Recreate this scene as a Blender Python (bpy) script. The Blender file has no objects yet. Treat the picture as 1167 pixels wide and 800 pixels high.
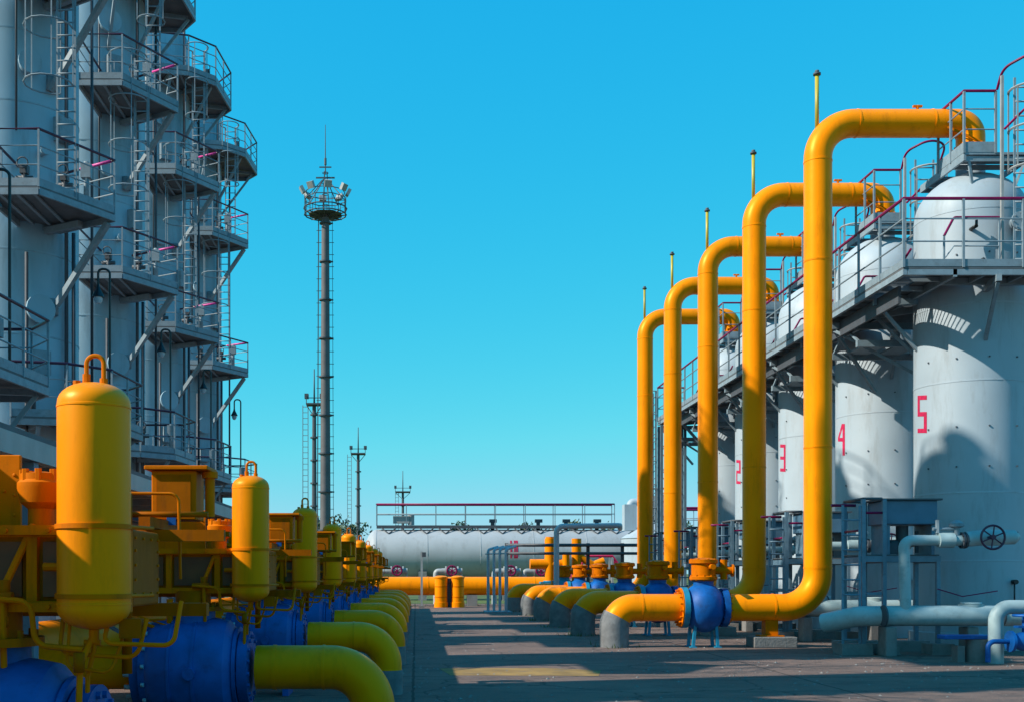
import bpy, bmesh, math, random
from mathutils import Vector, Matrix
random.seed(7)
PI = math.pi
S = bpy.context.scene
COL = S.collection
# ------------------------------------------------------------------ camera
cd = bpy.data.cameras.new('camera'); cam = bpy.data.objects.new('camera', cd); COL.objects.link(cam)
cam.location = (0, 0, 1.63); cam.rotation_euler = (PI/2, 0, 0)
cd.sensor_width = 36; cd.lens = 40.1
cd.shift_x = 0.0938; cd.shift_y = 0.2168
cd.clip_start = 0.1; cd.clip_end = 5000
S.camera = cam
# ------------------------------------------------------------------ light
SUN_AZ = 15.0      # degrees the sun stands on the camera's side of due left
SUN_EL = 37.4
w = bpy.data.worlds.new('World'); S.world = w; w.use_nodes = True
nt = w.node_tree; nt.nodes.clear()
sky = nt.nodes.new('ShaderNodeTexSky'); sky.sky_type = 'NISHITA'; sky.sun_disc = False
sky.sun_elevation = math.radians(SUN_EL); sky.sun_rotation = math.radians(270 - SUN_AZ)
sky.altitude = 0; sky.air_density = 1.0; sky.dust_density = 0.35; sky.ozone_density = 1.6
sepc = nt.nodes.new('ShaderNodeSeparateColor')
comb = nt.nodes.new('ShaderNodeCombineColor')
nt.links.new(sky.outputs[0], sepc.inputs[0])
GR = ((2.0, 0.095), (0.50, 2.68), (0.10, 6.1))     # per channel: power, gain (film grade of the sky)
for i, (p, g) in enumerate(GR):
    a = nt.nodes.new('ShaderNodeMath'); a.operation = 'POWER'; a.inputs[1].default_value = p
    b = nt.nodes.new('ShaderNodeMath'); b.operation = 'MULTIPLY'; b.inputs[1].default_value = g
    c_ = nt.nodes.new('ShaderNodeMath'); c_.operation = 'MINIMUM'; c_.inputs[1].default_value = (3.0, 5.95, 7.3)[i]
    nt.links.new(sepc.outputs[i], a.inputs[0]); nt.links.new(a.outputs[0], b.inputs[0]); nt.links.new(b.outputs[0], c_.inputs[0]); nt.links.new(c_.outputs[0], comb.inputs[i])
bg = nt.nodes.new('ShaderNodeBackground'); bg.inputs[1].default_value = 0.094
out = nt.nodes.new('ShaderNodeOutputWorld')
nt.links.new(comb.outputs[0], bg.inputs[0]); nt.links.new(bg.outputs[0], out.inputs[0])
sl = bpy.data.lights.new('sun', 'SUN'); sl.energy = 5.0; sl.angle = math.radians(0.55); sl.color = (1.0, 0.93, 0.81)
so = bpy.data.objects.new('sun', sl); COL.objects.link(so); so.location = (-30, -10, 40)
a, e = math.radians(SUN_AZ), math.radians(SUN_EL)
dirv = Vector((math.cos(a)*math.cos(e), math.sin(a)*math.cos(e), -math.sin(e)))
so.rotation_euler = dirv.to_track_quat('-Z', 'Y').to_euler()
S.view_settings.view_transform = 'Standard'; S.view_settings.look = 'None'
S.view_settings.exposure = 0.35; S.view_settings.gamma = 1.0; S.view_settings.use_curve_mapping = False

# ------------------------------------------------------------------ materials
def mat(name, color, rough=0.5, metal=0.0, var=0.12, scale=3.0, dirt=None, dirt_amt=0.0, dirt_scale=6.0, bump=0.0, bump_scale=30.0,
        streak=0.0, spec=0.5, color2=None, tint=None):
    m = bpy.data.materials.new(name); m.use_nodes = True
    n = m.node_tree.nodes; L = m.node_tree.links; n.clear()
    o = n.new('ShaderNodeOutputMaterial'); b = n.new('ShaderNodeBsdfPrincipled'); L.new(b.outputs[0], o.inputs[0])
    b.inputs['Metallic'].default_value = metal
    b.inputs['Specular IOR Level'].default_value = spec
    if tint: b.inputs['Specular Tint'].default_value = (*tint, 1)
    tc = n.new('ShaderNodeTexCoord'); oi = n.new('ShaderNodeObjectInfo')
    ad = n.new('ShaderNodeVectorMath'); ad.operation = 'ADD'
    sc = n.new('ShaderNodeVectorMath'); sc.operation = 'SCALE'; sc.inputs['Scale'].default_value = 1.0
    cb = n.new('ShaderNodeCombineXYZ'); ml = n.new('ShaderNodeMath'); ml.operation = 'MULTIPLY'; ml.inputs[1].default_value = 37.0
    L.new(oi.outputs['Random'], ml.inputs[0])
    for k in range(3): L.new(ml.outputs[0], cb.inputs[k])
    L.new(tc.outputs['Object'], ad.inputs[0]); L.new(cb.outputs[0], ad.inputs[1])
    n1 = n.new('ShaderNodeTexNoise'); n1.inputs['Scale'].default_value = scale; n1.inputs['Detail'].default_value = 6
    L.new(ad.outputs[0], n1.inputs['Vector'])
    c = Vector(color)
    r1 = n.new('ShaderNodeValToRGB'); r1.color_ramp.elements[0].position = 0.32; r1.color_ramp.elements[1].position = 0.68
    lo = [max(0, x*(1-var)) for x in (color2 or color)]; hi = [min(1, x*(1+var)) for x in color]
    r1.color_ramp.elements[0].color = (*lo, 1); r1.color_ramp.elements[1].color = (*hi, 1)
    L.new(n1.outputs[0], r1.inputs[0])
    cur = r1.outputs[0]
    if dirt:
        n2 = n.new('ShaderNodeTexNoise'); n2.inputs['Scale'].default_value = dirt_scale; n2.inputs['Detail'].default_value = 10; n2.inputs['Roughness'].default_value = 0.7
        mp = n.new('ShaderNodeMapping'); mp.inputs['Scale'].default_value = (1, 1, 0.18 if streak else 1)
        L.new(ad.outputs[0], mp.inputs[0]); L.new(mp.outputs[0], n2.inputs['Vector'])
        r2 = n.new('ShaderNodeValToRGB'); r2.color_ramp.elements[0].position = 0.52; r2.color_ramp.elements[1].position = 0.74
        r2.color_ramp.elements[0].color = (0, 0, 0, 1); r2.color_ramp.elements[1].color = (dirt_amt,)*3 + (1,)
        L.new(n2.outputs[0], r2.inputs[0])
        mx = n.new('ShaderNodeMix'); mx.data_type = 'RGBA'
        L.new(r2.outputs[0], mx.inputs[0]); L.new(cur, mx.inputs[6]); mx.inputs[7].default_value = (*dirt, 1)
        cur = mx.outputs[2]
        rr = n.new('ShaderNodeMapRange'); rr.inputs[3].default_value = rough; rr.inputs[4].default_value = min(1, rough+0.25)
        L.new(n2.outputs[0], rr.inputs[0]); L.new(rr.outputs[0], b.inputs['Roughness'])
    else:
        b.inputs['Roughness'].default_value = rough
    hs = n.new('ShaderNodeHueSaturation'); mr = n.new('ShaderNodeMapRange'); mr.inputs[3].default_value = 0.90; mr.inputs[4].default_value = 1.08
    L.new(oi.outputs['Random'], mr.inputs[0]); L.new(mr.outputs[0], hs.inputs['Value']); L.new(cur, hs.inputs['Color']); cur = hs.outputs[0]
    L.new(cur, b.inputs['Base Color'])
    if bump:
        n3 = n.new('ShaderNodeTexNoise'); n3.inputs['Scale'].default_value = bump_scale; n3.inputs['Detail'].default_value = 4
        L.new(ad.outputs[0], n3.inputs['Vector'])
        bp = n.new('ShaderNodeBump'); bp.inputs['Strength'].default_value = bump; bp.inputs['Distance'].default_value = 0.02
        L.new(n3.outputs[0], bp.inputs['Height']); L.new(bp.outputs[0], b.inputs['Normal'])
    return m

M = {}
YT = (1.0, 0.45, 0.06)
M['yellow'] = mat('yellow_pipe_paint', (0.95, 0.255, 0.0004), 0.30, var=0.07, scale=1.2, dirt=(0.36, 0.10, 0.004), dirt_amt=0.55, dirt_scale=4, streak=1, bump=0.06, bump_scale=9, spec=0.5, tint=(1.0, 0.75, 0.10))
M['yellow_old'] = mat('yellow_equipment_paint', (0.62, 0.145, 0.0005), 0.45, var=0.14, scale=3, dirt=(0.14, 0.06, 0.01), dirt_amt=0.55, dirt_scale=9, streak=1, bump=0.08, bump_scale=20, spec=0.25, tint=YT)
M['ochre'] = mat('ochre_housing_paint', (0.36, 0.090, 0.001), 0.5, var=0.16, scale=4, dirt=(0.08, 0.035, 0.01), dirt_amt=0.65, dirt_scale=8, streak=1, bump=0.08, bump_scale=14, spec=0.25, tint=YT)
M['vent_paint'] = mat('pale_yellow_green_paint', (0.42, 0.33, 0.03), 0.45, var=0.1)
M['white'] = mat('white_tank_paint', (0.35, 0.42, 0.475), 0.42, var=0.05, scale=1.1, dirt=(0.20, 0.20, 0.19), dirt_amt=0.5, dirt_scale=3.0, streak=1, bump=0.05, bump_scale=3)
M['tankgrey'] = mat('grey_storage_tank_paint', (0.36, 0.385, 0.41), 0.45, var=0.06, scale=0.9, dirt=(0.13, 0.12, 0.11), dirt_amt=0.4, dirt_scale=2, streak=1)
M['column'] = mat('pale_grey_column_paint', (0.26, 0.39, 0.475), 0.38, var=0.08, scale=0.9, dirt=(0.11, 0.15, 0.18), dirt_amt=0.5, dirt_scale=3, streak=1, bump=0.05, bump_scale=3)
M['steel'] = mat('grey_painted_steel', (0.20, 0.265, 0.31), 0.45, var=0.12, scale=5, dirt=(0.10, 0.09, 0.085), dirt_amt=0.5, dirt_scale=12)
M['steel_dark'] = mat('dark_grey_steel', (0.06, 0.07, 0.085), 0.5, var=0.15, scale=5, dirt=(0.06, 0.04, 0.03), dirt_amt=0.5, dirt_scale=12)
M['deck'] = mat('steel_deck_plate', (0.10, 0.11, 0.12), 0.55, var=0.2, scale=4, dirt=(0.06, 0.05, 0.04), dirt_amt=0.5, dirt_scale=8)
M['bluegrey'] = mat('blue_grey_frame_paint', (0.12, 0.20, 0.265), 0.45, var=0.12, scale=4, dirt=(0.05, 0.06, 0.075), dirt_amt=0.5, dirt_scale=9)
M['rail'] = mat('magenta_rail_paint', (0.19, 0.003, 0.06), 0.38, var=0.2, scale=6, spec=0.2)
M['wheel'] = mat('dark_wheel_paint', (0.045, 0.008, 0.035), 0.4, var=0.2)  # dark wheel colour; on column handrails it stands for shaded magenta
M['brown'] = mat('dark_brown_recess_paint', (0.15, 0.040, 0.003), 0.6, var=0.25, scale=6)  # recess shade put into the cover plates' colour
M['pink'] = mat('faded_pink_wrap', (0.62, 0.05, 0.30), 0.5, var=0.35, scale=12)  # sun on the magenta rail, put into the colour
M['black'] = mat('black_lamp_paint', (0.012, 0.013, 0.016), 0.4, var=0.2)
M['number'] = mat('crimson_number_paint', (0.50, 0.004, 0.06), 0.5, var=0.2, scale=14)
M['blue'] = mat('blue_valve_paint', (0.001, 0.088, 0.33), 0.42, var=0.2, scale=5, dirt=(0.006, 0.02, 0.07), dirt_amt=0.6, dirt_scale=7, bump=0.1, bump_scale=14, spec=0.3)
M['cyan'] = mat('cyan_flange_paint', (0.004, 0.20, 0.34), 0.42, var=0.18, scale=6, dirt=(0.02, 0.06, 0.11), dirt_amt=0.6, dirt_scale=9)  # cyan tone for flanges, feet and the far valves
M['chip'] = mat('pale_bolt_paint', (0.20, 0.36, 0.46), 0.5, var=0.2, scale=20)
M['paleblue'] = mat('pale_cyan_pipe_paint', (0.30, 0.40, 0.42), 0.4, var=0.1, scale=3, dirt=(0.14, 0.165, 0.16), dirt_amt=0.5, dirt_scale=7)
M['concrete'] = mat('cast_concrete', (0.20, 0.195, 0.19), 0.85, var=0.2, scale=5, dirt=(0.09, 0.09, 0.09), dirt_amt=0.6, dirt_scale=5, bump=0.5, bump_scale=25)
M['sleeve'] = mat('grey_pipe_wrapping', (0.15, 0.155, 0.16), 0.8, var=0.2, scale=6, dirt=(0.07, 0.07, 0.07), dirt_amt=0.5, dirt_scale=9, bump=0.3, bump_scale=20)
M['mastgrey'] = mat('mast_galvanised_tube', (0.115, 0.105, 0.11), 0.55, var=0.15, scale=1.5, dirt=(0.09, 0.07, 0.065), dirt_amt=0.6, dirt_scale=3, streak=1)
M['galv'] = mat('galvanised_tube', (0.30, 0.31, 0.31), 0.45, var=0.12, scale=5)
M['lens'] = mat('floodlight_glass', (0.45, 0.50, 0.54), 0.12, var=0.05)
M['bark'] = mat('bark', (0.07, 0.05, 0.035), 0.9, var=0.3, scale=6)
M['leaf'] = mat('foliage', (0.045, 0.07, 0.018), 0.7, var=0.45, scale=0.6, color2=(0.025, 0.045, 0.014))
M['tray'] = mat('blue_grey_tray', (0.07, 0.15, 0.23), 0.5, var=0.12)
M['bluepipe'] = mat('blue_service_pipe', (0.02, 0.14, 0.30), 0.4, var=0.15)

def ground_mat():
    m = bpy.data.materials.new('worn_asphalt'); m.use_nodes = True
    n = m.node_tree.nodes; L = m.node_tree.links; b = n['Principled BSDF']
    tc = n.new('ShaderNodeTexCoord')
    def noise(s, d=8, r=0.6, stretch=(1, 1, 1)):
        mp = n.new('ShaderNodeMapping'); mp.inputs['Scale'].default_value = stretch
        t = n.new('ShaderNodeTexNoise'); t.inputs['Scale'].default_value = s; t.inputs['Detail'].default_value = d; t.inputs['Roughness'].default_value = r
        L.new(tc.outputs['Object'], mp.inputs[0]); L.new(mp.outputs[0], t.inputs['Vector']); return t
    def ramp(src, p0, c0, p1, c1):
        r = n.new('ShaderNodeValToRGB'); r.color_ramp.elements[0].position = p0; r.color_ramp.elements[1].position = p1
        r.color_ramp.elements[0].color = (*c0, 1); r.color_ramp.elements[1].color = (*c1, 1); L.new(src, r.inputs[0]); return r.outputs[0]
    def mix(f, a, c):
        x = n.new('ShaderNodeMix'); x.data_type = 'RGBA'; L.new(f, x.inputs[0]); L.new(a, x.inputs[6])
        if isinstance(c, tuple): x.inputs[7].default_value = (*c, 1)
        else: L.new(c, x.inputs[7])
        return x.outputs[2]
    c = ramp(noise(0.35).outputs[0], 0.3, (0.145, 0.093, 0.078), 0.7, (0.22, 0.146, 0.120))
    f = ramp(noise(1.1, 10, 0.7, (0.6, 1.6, 1)).outputs[0], 0.50, (0, 0, 0), 0.66, (0.75,)*3)
    c = mix(f, c, (0.058, 0.048, 0.046))
    f = ramp(noise(28, 6, 0.8).outputs[0], 0.45, (0, 0, 0), 0.75, (0.45,)*3)
    c = mix(f, c, (0.22, 0.185, 0.165))
    v = n.new('ShaderNodeTexVoronoi'); v.feature = 'DISTANCE_TO_EDGE'; v.inputs['Scale'].default_value = 0.38
    nd = noise(2.2, 5); vm = n.new('ShaderNodeVectorMath'); vm.operation = 'MULTIPLY_ADD'
    vm.inputs[1].default_value = (0.5, 0.5, 0.5); L.new(nd.outputs['Color'], vm.inputs[0]); L.new(tc.outputs['Object'], vm.inputs[2]); L.new(vm.outputs[0], v.inputs['Vector'])
    f = ramp(v.outputs['Distance'], 0.0, (0.8,)*3, 0.012, (0, 0, 0))
    c = mix(f, c, (0.033, 0.029, 0.027))
    f = ramp(noise(0.8, 12, 0.75).outputs[0], 0.60, (0, 0, 0), 0.68, (0.8,)*3)
    c = mix(f, c, (0.035, 0.028, 0.026))
    f = ramp(noise(90, 4, 0.8).outputs[0], 0.56, (0, 0, 0), 0.70, (0.7,)*3)
    c = mix(f, c, (0.05, 0.042, 0.038))
    f = ramp(noise(5, 10, 0.8, (0.4, 2, 1)).outputs[0], 0.58, (0, 0, 0), 0.72, (0.5,)*3)
    c = mix(f, c, (0.27, 0.21, 0.17))
    br = n.new('ShaderNodeTexBrick'); br.offset = 0.0; br.inputs['Scale'].default_value = 1.0; br.inputs['Brick Width'].default_value = 6.0; br.inputs['Row Height'].default_value = 6.0
    br.inputs['Mortar Size'].default_value = 0.022; br.inputs['Color1'].default_value = (0, 0, 0, 1); br.inputs['Color2'].default_value = (0.0, 0.0, 0.0, 1); br.inputs['Mortar'].default_value = (0.8, 0.8, 0.8, 1)
    vm2 = n.new('ShaderNodeVectorMath'); vm2.operation = 'MULTIPLY_ADD'; vm2.inputs[1].default_value = (0.08, 0.08, 0)
    L.new(nd.outputs['Color'], vm2.inputs[0]); L.new(tc.outputs['Object'], vm2.inputs[2]); L.new(vm2.outputs[0], br.inputs['Vector'])
    c = mix(br.outputs['Color'], c, (0.03, 0.027, 0.024))
    L.new(c, b.inputs['Base Color']); b.inputs['Roughness'].default_value = 0.86; b.inputs['Specular IOR Level'].default_value = 0.3
    bp = n.new('ShaderNodeBump'); bp.inputs['Strength'].default_value = 0.9; bp.inputs['Distance'].default_value = 0.03
    L.new(noise(26, 6, 0.8).outputs[0], bp.inputs['Height']); L.new(bp.outputs[0], b.inputs['Normal'])
    return m
M['ground'] = ground_mat()
M['grass'] = mat('meadow_grass', (0.07, 0.10, 0.02), 0.9, var=0.3, scale=0.25, dirt=(0.17, 0.15, 0.06), dirt_amt=0.6, dirt_scale=0.6, bump=0.6, bump_scale=4)
M['faded'] = mat('faded_yellow_road_paint', (0.26, 0.15, 0.04), 0.8, var=0.3, scale=2, dirt=(0.12, 0.095, 0.08), dirt_amt=1.0, dirt_scale=3)  # tan-yellow colour of the flat ground patch

# ------------------------------------------------------------------ mesh helpers
class MB:
    def __init__(s): s.v = []; s.f = []; s.sm = []
    def add(s, vs, fs, smooth=False):
        o = len(s.v); s.v += [tuple(v) for v in vs]
        for f in fs: s.f.append([i+o for i in f]); s.sm.append(smooth)
        return s
    def box(s, x0, x1, y0, y1, z0, z1, rot=None, about=None):
        vs = [Vector((x, y, z)) for z in (z0, z1) for y in (y0, y1) for x in (x0, x1)]
        if rot is not None:
            c = Vector(about) if about else sum(vs, Vector())/8
            vs = [rot @ (v-c) + c for v in vs]
        return s.add(vs, [(0, 2, 3, 1), (4, 5, 7, 6), (0, 1, 5, 4), (2, 6, 7, 3), (0, 4, 6, 2), (1, 3, 7, 5)])
    def bar(s, p, q, w, h=None):        # rectangular bar between two points
        p = Vector(p); q = Vector(q); h = h or w; d = (q-p).normalized()
        up = Vector((0, 0, 1)) if abs(d.z) < 0.95 else Vector((0, 1, 0))
        u = d.cross(up).normalized(); t = u.cross(d).normalized()
        vs = [c + u*a*w/2 + t*b*h/2 for c in (p, q) for a, b in ((-1, -1), (1, -1), (1, 1), (-1, 1))]
        return s.add(vs, [(0, 1, 2, 3), (7, 6, 5, 4), (0, 4, 5, 1), (1, 5, 6, 2), (2, 6, 7, 3), (3, 7, 4, 0)])
    def tube(s, pts, r, seg=12, closed=False, cap=True):
        pts = [Vector(p) for p in pts]; n = len(pts); vs = []; fs = []
        tan = []
        for i in range(n):
            if closed: t = pts[(i+1) % n]-pts[i-1]
            else: t = pts[min(i+1, n-1)]-pts[max(i-1, 0)]
            tan.append(t.normalized())
        up = Vector((0, 0, 1)) if abs(tan[0].z) < 0.9 else Vector((0, 1, 0))
        u = tan[0].cross(up).normalized()
        for i in range(n):
            u = (u - tan[i]*u.dot(tan[i])).normalized(); v = tan[i].cross(u)
            rr = r[i] if isinstance(r, (list, tuple)) else r
            for k in range(seg):
                a = 2*PI*k/seg; vs.append(pts[i] + u*math.cos(a)*rr + v*math.sin(a)*rr)
        m = n if closed else n-1
        for i in range(m):
            for k in range(seg):
                a = i*seg+k; b = i*seg+(k+1) % seg; j = ((i+1) % n)*seg
                fs.append((a, b, j+(k+1) % seg, j+k))
        s.add(vs, fs, True)
        if cap and not closed:
            o = len(s.v)-len(vs)
            s.f.append([o+k for k in range(seg)][::-1]); s.sm.append(False)
            s.f.append([o+(n-1)*seg+k for k in range(seg)]); s.sm.append(False)
        return s
    def cyl(s, p, q, r, seg=16, r2=None): return s.tube([p, q], [r, r if r2 is None else r2], seg)
    def lathe(s, prof, c=(0, 0, 0), axis='z', seg=32):   # prof: (radius, height)
        vs = []; fs = []; c = Vector(c); n = len(prof)
        for r, h in prof:
            r = max(r, 0.0005)
            for k in range(seg):
                a = 2*PI*k/seg
                if axis == 'z': p = Vector((r*math.cos(a), r*math.sin(a), h))
                elif axis == 'x': p = Vector((h, r*math.cos(a), r*math.sin(a)))
                else: p = Vector((r*math.sin(a), h, r*math.cos(a)))
                vs.append(c+p)
        for i in range(n-1):
            for k in range(seg):
                fs.append((i*seg+k, i*seg+(k+1) % seg, (i+1)*seg+(k+1) % seg, (i+1)*seg+k))
        fs.append(list(range(seg))[::-1]); fs.append([(n-1)*seg+k for k in range(seg)])
        return s.add(vs, fs, True)
    def prism(s, poly, z0, z1):          # poly of (x, y)
        n = len(poly); vs = [(x, y, z0) for x, y in poly]+[(x, y, z1) for x, y in poly]
        fs = [list(range(n))[::-1], [n+k for k in range(n)]]+[(k, (k+1) % n, n+(k+1) % n, n+k) for k in range(n)]
        return s.add(vs, fs)
    def ring(s, c, R, r, seg=24, rs=6, axis='z', a0=0, a1=2*PI):
        full = abs(a1-a0-2*PI) < 1e-6; n = seg if full else seg+1; pts = []
        for i in range(n):
            t = a0+(a1-a0)*i/seg; x, y = R*math.cos(t), R*math.sin(t)
            pts.append(Vector(c)+(Vector((x, y, 0)) if axis == 'z' else Vector((0, x, y)) if axis == 'x' else Vector((x, 0, y))))
        return s.tube(pts, r, rs, closed=full)
    def bolts(s, c, R, n, r, l, axis='x', seg=6, a0=0.13):
        for k in range(n):
            t = a0+2*PI*k/n; x, y = R*math.cos(t), R*math.sin(t)
            d = {'x': Vector((1, 0, 0)), 'y': Vector((0, 1, 0)), 'z': Vector((0, 0, 1))}[axis]
            o = {'x': Vector((0, x, y)), 'y': Vector((x, 0, y)), 'z': Vector((x, y, 0))}[axis]
            p = Vector(c)+o; s.cyl(p-d*l/2, p+d*l/2, r, seg)
        return s
    def build(s, name, m, parent=None, bevel=0):
        me = bpy.data.meshes.new(name); me.from_pydata(s.v, [], s.f)
        me.polygons.foreach_set('use_smooth', s.sm)
        me.materials.append(m); me.update()
        bm = bmesh.new(); bm.from_mesh(me); bmesh.ops.recalc_face_normals(bm, faces=bm.faces)
        for ed in bm.edges:
            if len(ed.link_faces) == 2 and ed.calc_face_angle(0) > 0.62: ed.smooth = False
        bm.to_mesh(me); bm.free()
        o = bpy.data.objects.new(name, me); COL.objects.link(o)
        if parent: o.parent = parent
        if bevel:
            bv = o.modifiers.new('bevel', 'BEVEL'); bv.width = bevel; bv.segments = 2; bv.limit_method = 'ANGLE'
        return o

def fillet(pts, R, n=8):
    pts = [Vector(p) for p in pts]; out = [pts[0]]
    for i in range(1, len(pts)-1):
        a = (pts[i-1]-pts[i]); b = (pts[i+1]-pts[i]); la, lb = a.length, b.length; a.normalize(); b.normalize()
        ang = a.angle(b)
        if ang > PI-0.02: out.append(pts[i]); continue
        d = min(R/math.tan(ang/2), la*0.499, lb*0.499); rr = d*math.tan(ang/2)
        c = pts[i]+(a+b).normalized()*(rr/math.sin(ang/2))
        p0 = pts[i]+a*d-c; p1 = pts[i]+b*d-c; tot = p0.angle(p1)
        for k in range(n+1):
            t = k/n
            out.append(c+(p0*math.sin((1-t)*tot)+p1*math.sin(t*tot))/math.sin(tot))
    out.append(pts[-1]); return out

def thing(name, loc, label, cat, group=None, rz=0):
    o = bpy.data.objects.new(name, None); COL.objects.link(o); o.empty_display_size = 0.3
    o.location = loc; o.rotation_euler = (0, 0, rz); tag(o, label, cat, group); return o
def tag(o, label=None, cat=None, group=None, kind=None):
    if label: o['label'] = label
    if cat: o['category'] = cat
    if group: o['group'] = group
    if kind: o['kind'] = kind
    return o
def dup(o, loc, label=None, group=None, skip=(), parent=None):
    kids = {}
    for x in list(bpy.data.objects):
        if x.parent: kids.setdefault(x.parent.name, []).append(x)
    def cp(x, par):
        c = x.copy(); COL.objects.link(c); c.parent = par
        for k in kids.get(x.name, []):
            if k.name.split('.')[0] not in skip: cp(k, c)
        return c
    r = cp(o, None); r.location = loc
    if label: r['label'] = label
    if group: r['group'] = group
    return r

def split(t, names):
    """separate pieces of a part become parts of their own (pieces whose bounds touch stay together)"""
    for o in [x for x in bpy.data.objects if x.parent == t and x.name.split('.')[0] in names]:
        me = o.data; n = len(me.vertices); par = list(range(n))
        def find(i):
            while par[i] != i: par[i] = par[par[i]]; i = par[i]
            return i
        for ed in me.edges:
            a_, b_ = find(ed.vertices[0]), find(ed.vertices[1])
            if a_ != b_: par[a_] = b_
        comp = {}
        for v in me.vertices: comp.setdefault(find(v.index), []).append(v.index)
        bx = [[[min(me.vertices[i].co[k] for i in c)-0.02 for k in range(3)], [max(me.vertices[i].co[k] for i in c)+0.02 for k in range(3)], set(c)] for c in comp.values()]
        merged = True
        while merged:
            merged = False
            for i in range(len(bx)):
                for j in range(i+1, len(bx)):
                    if all(bx[i][0][k] <= bx[j][1][k] and bx[j][0][k] <= bx[i][1][k] for k in range(3)):
                        bx[i][0] = [min(p, q) for p, q in zip(bx[i][0], bx[j][0])]; bx[i][1] = [max(p, q) for p, q in zip(bx[i][1], bx[j][1])]
                        bx[i][2] |= bx[j][2]; bx.pop(j); merged = True; break
                if merged: break
        if len(bx) < 2: continue
        base = o.name.split('.')[0]
        for b_ in bx:
            idx = sorted(b_[2]); mp = {v: k for k, v in enumerate(idx)}
            fs = [[mp[v] for v in p.vertices] for p in me.polygons if p.vertices[0] in b_[2]]; sm = [p.use_smooth for p in me.polygons if p.vertices[0] in b_[2]]
            mb = MB(); mb.v = [tuple(me.vertices[i].co) for i in idx]; mb.f = fs; mb.sm = sm
            mb.build(base, me.materials[0], t)
        bpy.data.objects.remove(o)

def railing(path, H, parent, spacing=1.1, closed=False, r=0.022, toe=0.16, mids=2, post_mat='steel', rail_mat='rail', rail_r=0.028):
    """handrail + posts + toe board along a deck edge"""
    pts = [Vector(p) for p in path]
    seq = pts+([pts[0]] if closed else [])
    hr = MB(); hr.tube([p+Vector((0, 0, H)) for p in pts], rail_r, 8, closed=closed)
    ps = MB()
    for k in range(mids):
        z = H*(k+1)/(mids+1)+0.05
        ps.tube([p+Vector((0, 0, z)) for p in pts], r*0.7, 6, closed=closed)
    tb = MB()
    for i in range(len(seq)-1):
        p, q = seq[i], seq[i+1]; n = max(1, round((q-p).length/spacing))
        for k in range(n+1 if (i == len(seq)-2 and not closed) else n):
            c = p.lerp(q, k/n); ps.bar(c+Vector((0, 0, -0.02)), c+Vector((0, 0, H-0.01)), 0.045, 0.045)
        if toe: tb.bar(p+Vector((0, 0, toe/2)), q+Vector((0, 0, toe/2)), 0.012, toe)
    hr.build('handrail', M[rail_mat], parent)
    ps.build('railing', M[post_mat], parent)
    if toe: tb.build('toe_board', M[post_mat], parent)

def ladder(mb, x, y, z0, z1, w=0.42, face='y', step=0.3, r=0.02):
    if face == 'y':
        A = (x-w/2, y); B = (x+w/2, y)
    else:
        A = (x, y-w/2); B = (x, y+w/2)
    mb.bar((*A, z0), (*A, z1), 0.05, 0.02 if face == 'y' else 0.05); mb.bar((*B, z0), (*B, z1), 0.05, 0.02 if face == 'y' else 0.05)
    z = z0+0.2
    while z < z1-0.05:
        mb.cyl((*A, z), (*B, z), r, 5); z += step
def cage(mb, cx, cy, z0, z1, R=0.38, ang=0.0, step=0.85, span=1.25*PI, rr=0.016):
    a0, a1 = ang-span/2, ang+span/2
    n = max(2, round((z1-z0)/step))
    for i in range(n+1):
        z = z0+(z1-z0)*i/n
        mb.ring((cx, cy, z), R, rr*1.3, 12, 5, 'z', a0, a1)
    for k in range(5):
        a = a0+(a1-a0)*k/4
        mb.bar((cx+R*math.cos(a), cy+R*math.sin(a), z0), (cx+R*math.cos(a), cy+R*math.sin(a), z1), 0.03, 0.012)

# ------------------------------------------------------------------ setting
g = MB(); g.add([(-1500, -200, 0), (1500, -200, 0), (1500, 3000, 0), (-1500, 3000, 0)], [(0, 1, 2, 3)])
tag(g.build('terrain', M['grass']), kind='structure')
g = MB(); g.add([(-40, -40, 0.004), (60, -40, 0.004), (60, 61, 0.004), (-40, 61, 0.004)], [(0, 1, 2, 3)])
tag(g.build('ground', M['ground']), kind='structure')
g = MB(); g.prism([(0.55, 18.2), (2.9, 18.1), (3.1, 19.1), (2.2, 19.6), (0.4, 19.5)], 0.0045, 0.008)
tag(g.build('road_marking', M['faded']), kind='structure')

# ------------------------------------------------------------------ right row: tanks
TX, TY0, TK = 12.25, 25.2, 4.75
TR = 1.17
SEG = {'5': 'afgcd', '4': 'fgbc', '3': 'abgcd', '2': 'abged', '1': 'bc', '0': 'abcdef'}
def glyph(ch, w, h, t):      # rectangles (u0, u1, v0, v1) on a flat plate
    hw, hh = w/2, h/2
    R = {'a': (-hw, hw, hh-t, hh), 'd': (-hw, hw, -hh, -hh+t), 'g': (-hw, hw, -t/2, t/2),
         'f': (-hw, -hw+t, 0, hh), 'b': (hw-t, hw, 0, hh), 'e': (-hw, -hw+t, -hh, 0), 'c': (hw-t, hw, -hh, 0)}
    out = []
    for s_ in SEG[ch]:
        u0, u1, v0, v1 = R[s_]
        gm = t/2 if 'g' in SEG[ch] else 0
        if s_ in 'fb': v1 -= t if 'a' in SEG[ch] and ch != '5' else 0; v0 += gm
        if s_ in 'ec': v1 -= gm; v0 += t if 'd' in SEG[ch] else 0
        if ch == '5' and s_ == 'f': v1 -= t
        out.append((u0, u1, v0, v1))
    return out
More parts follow.
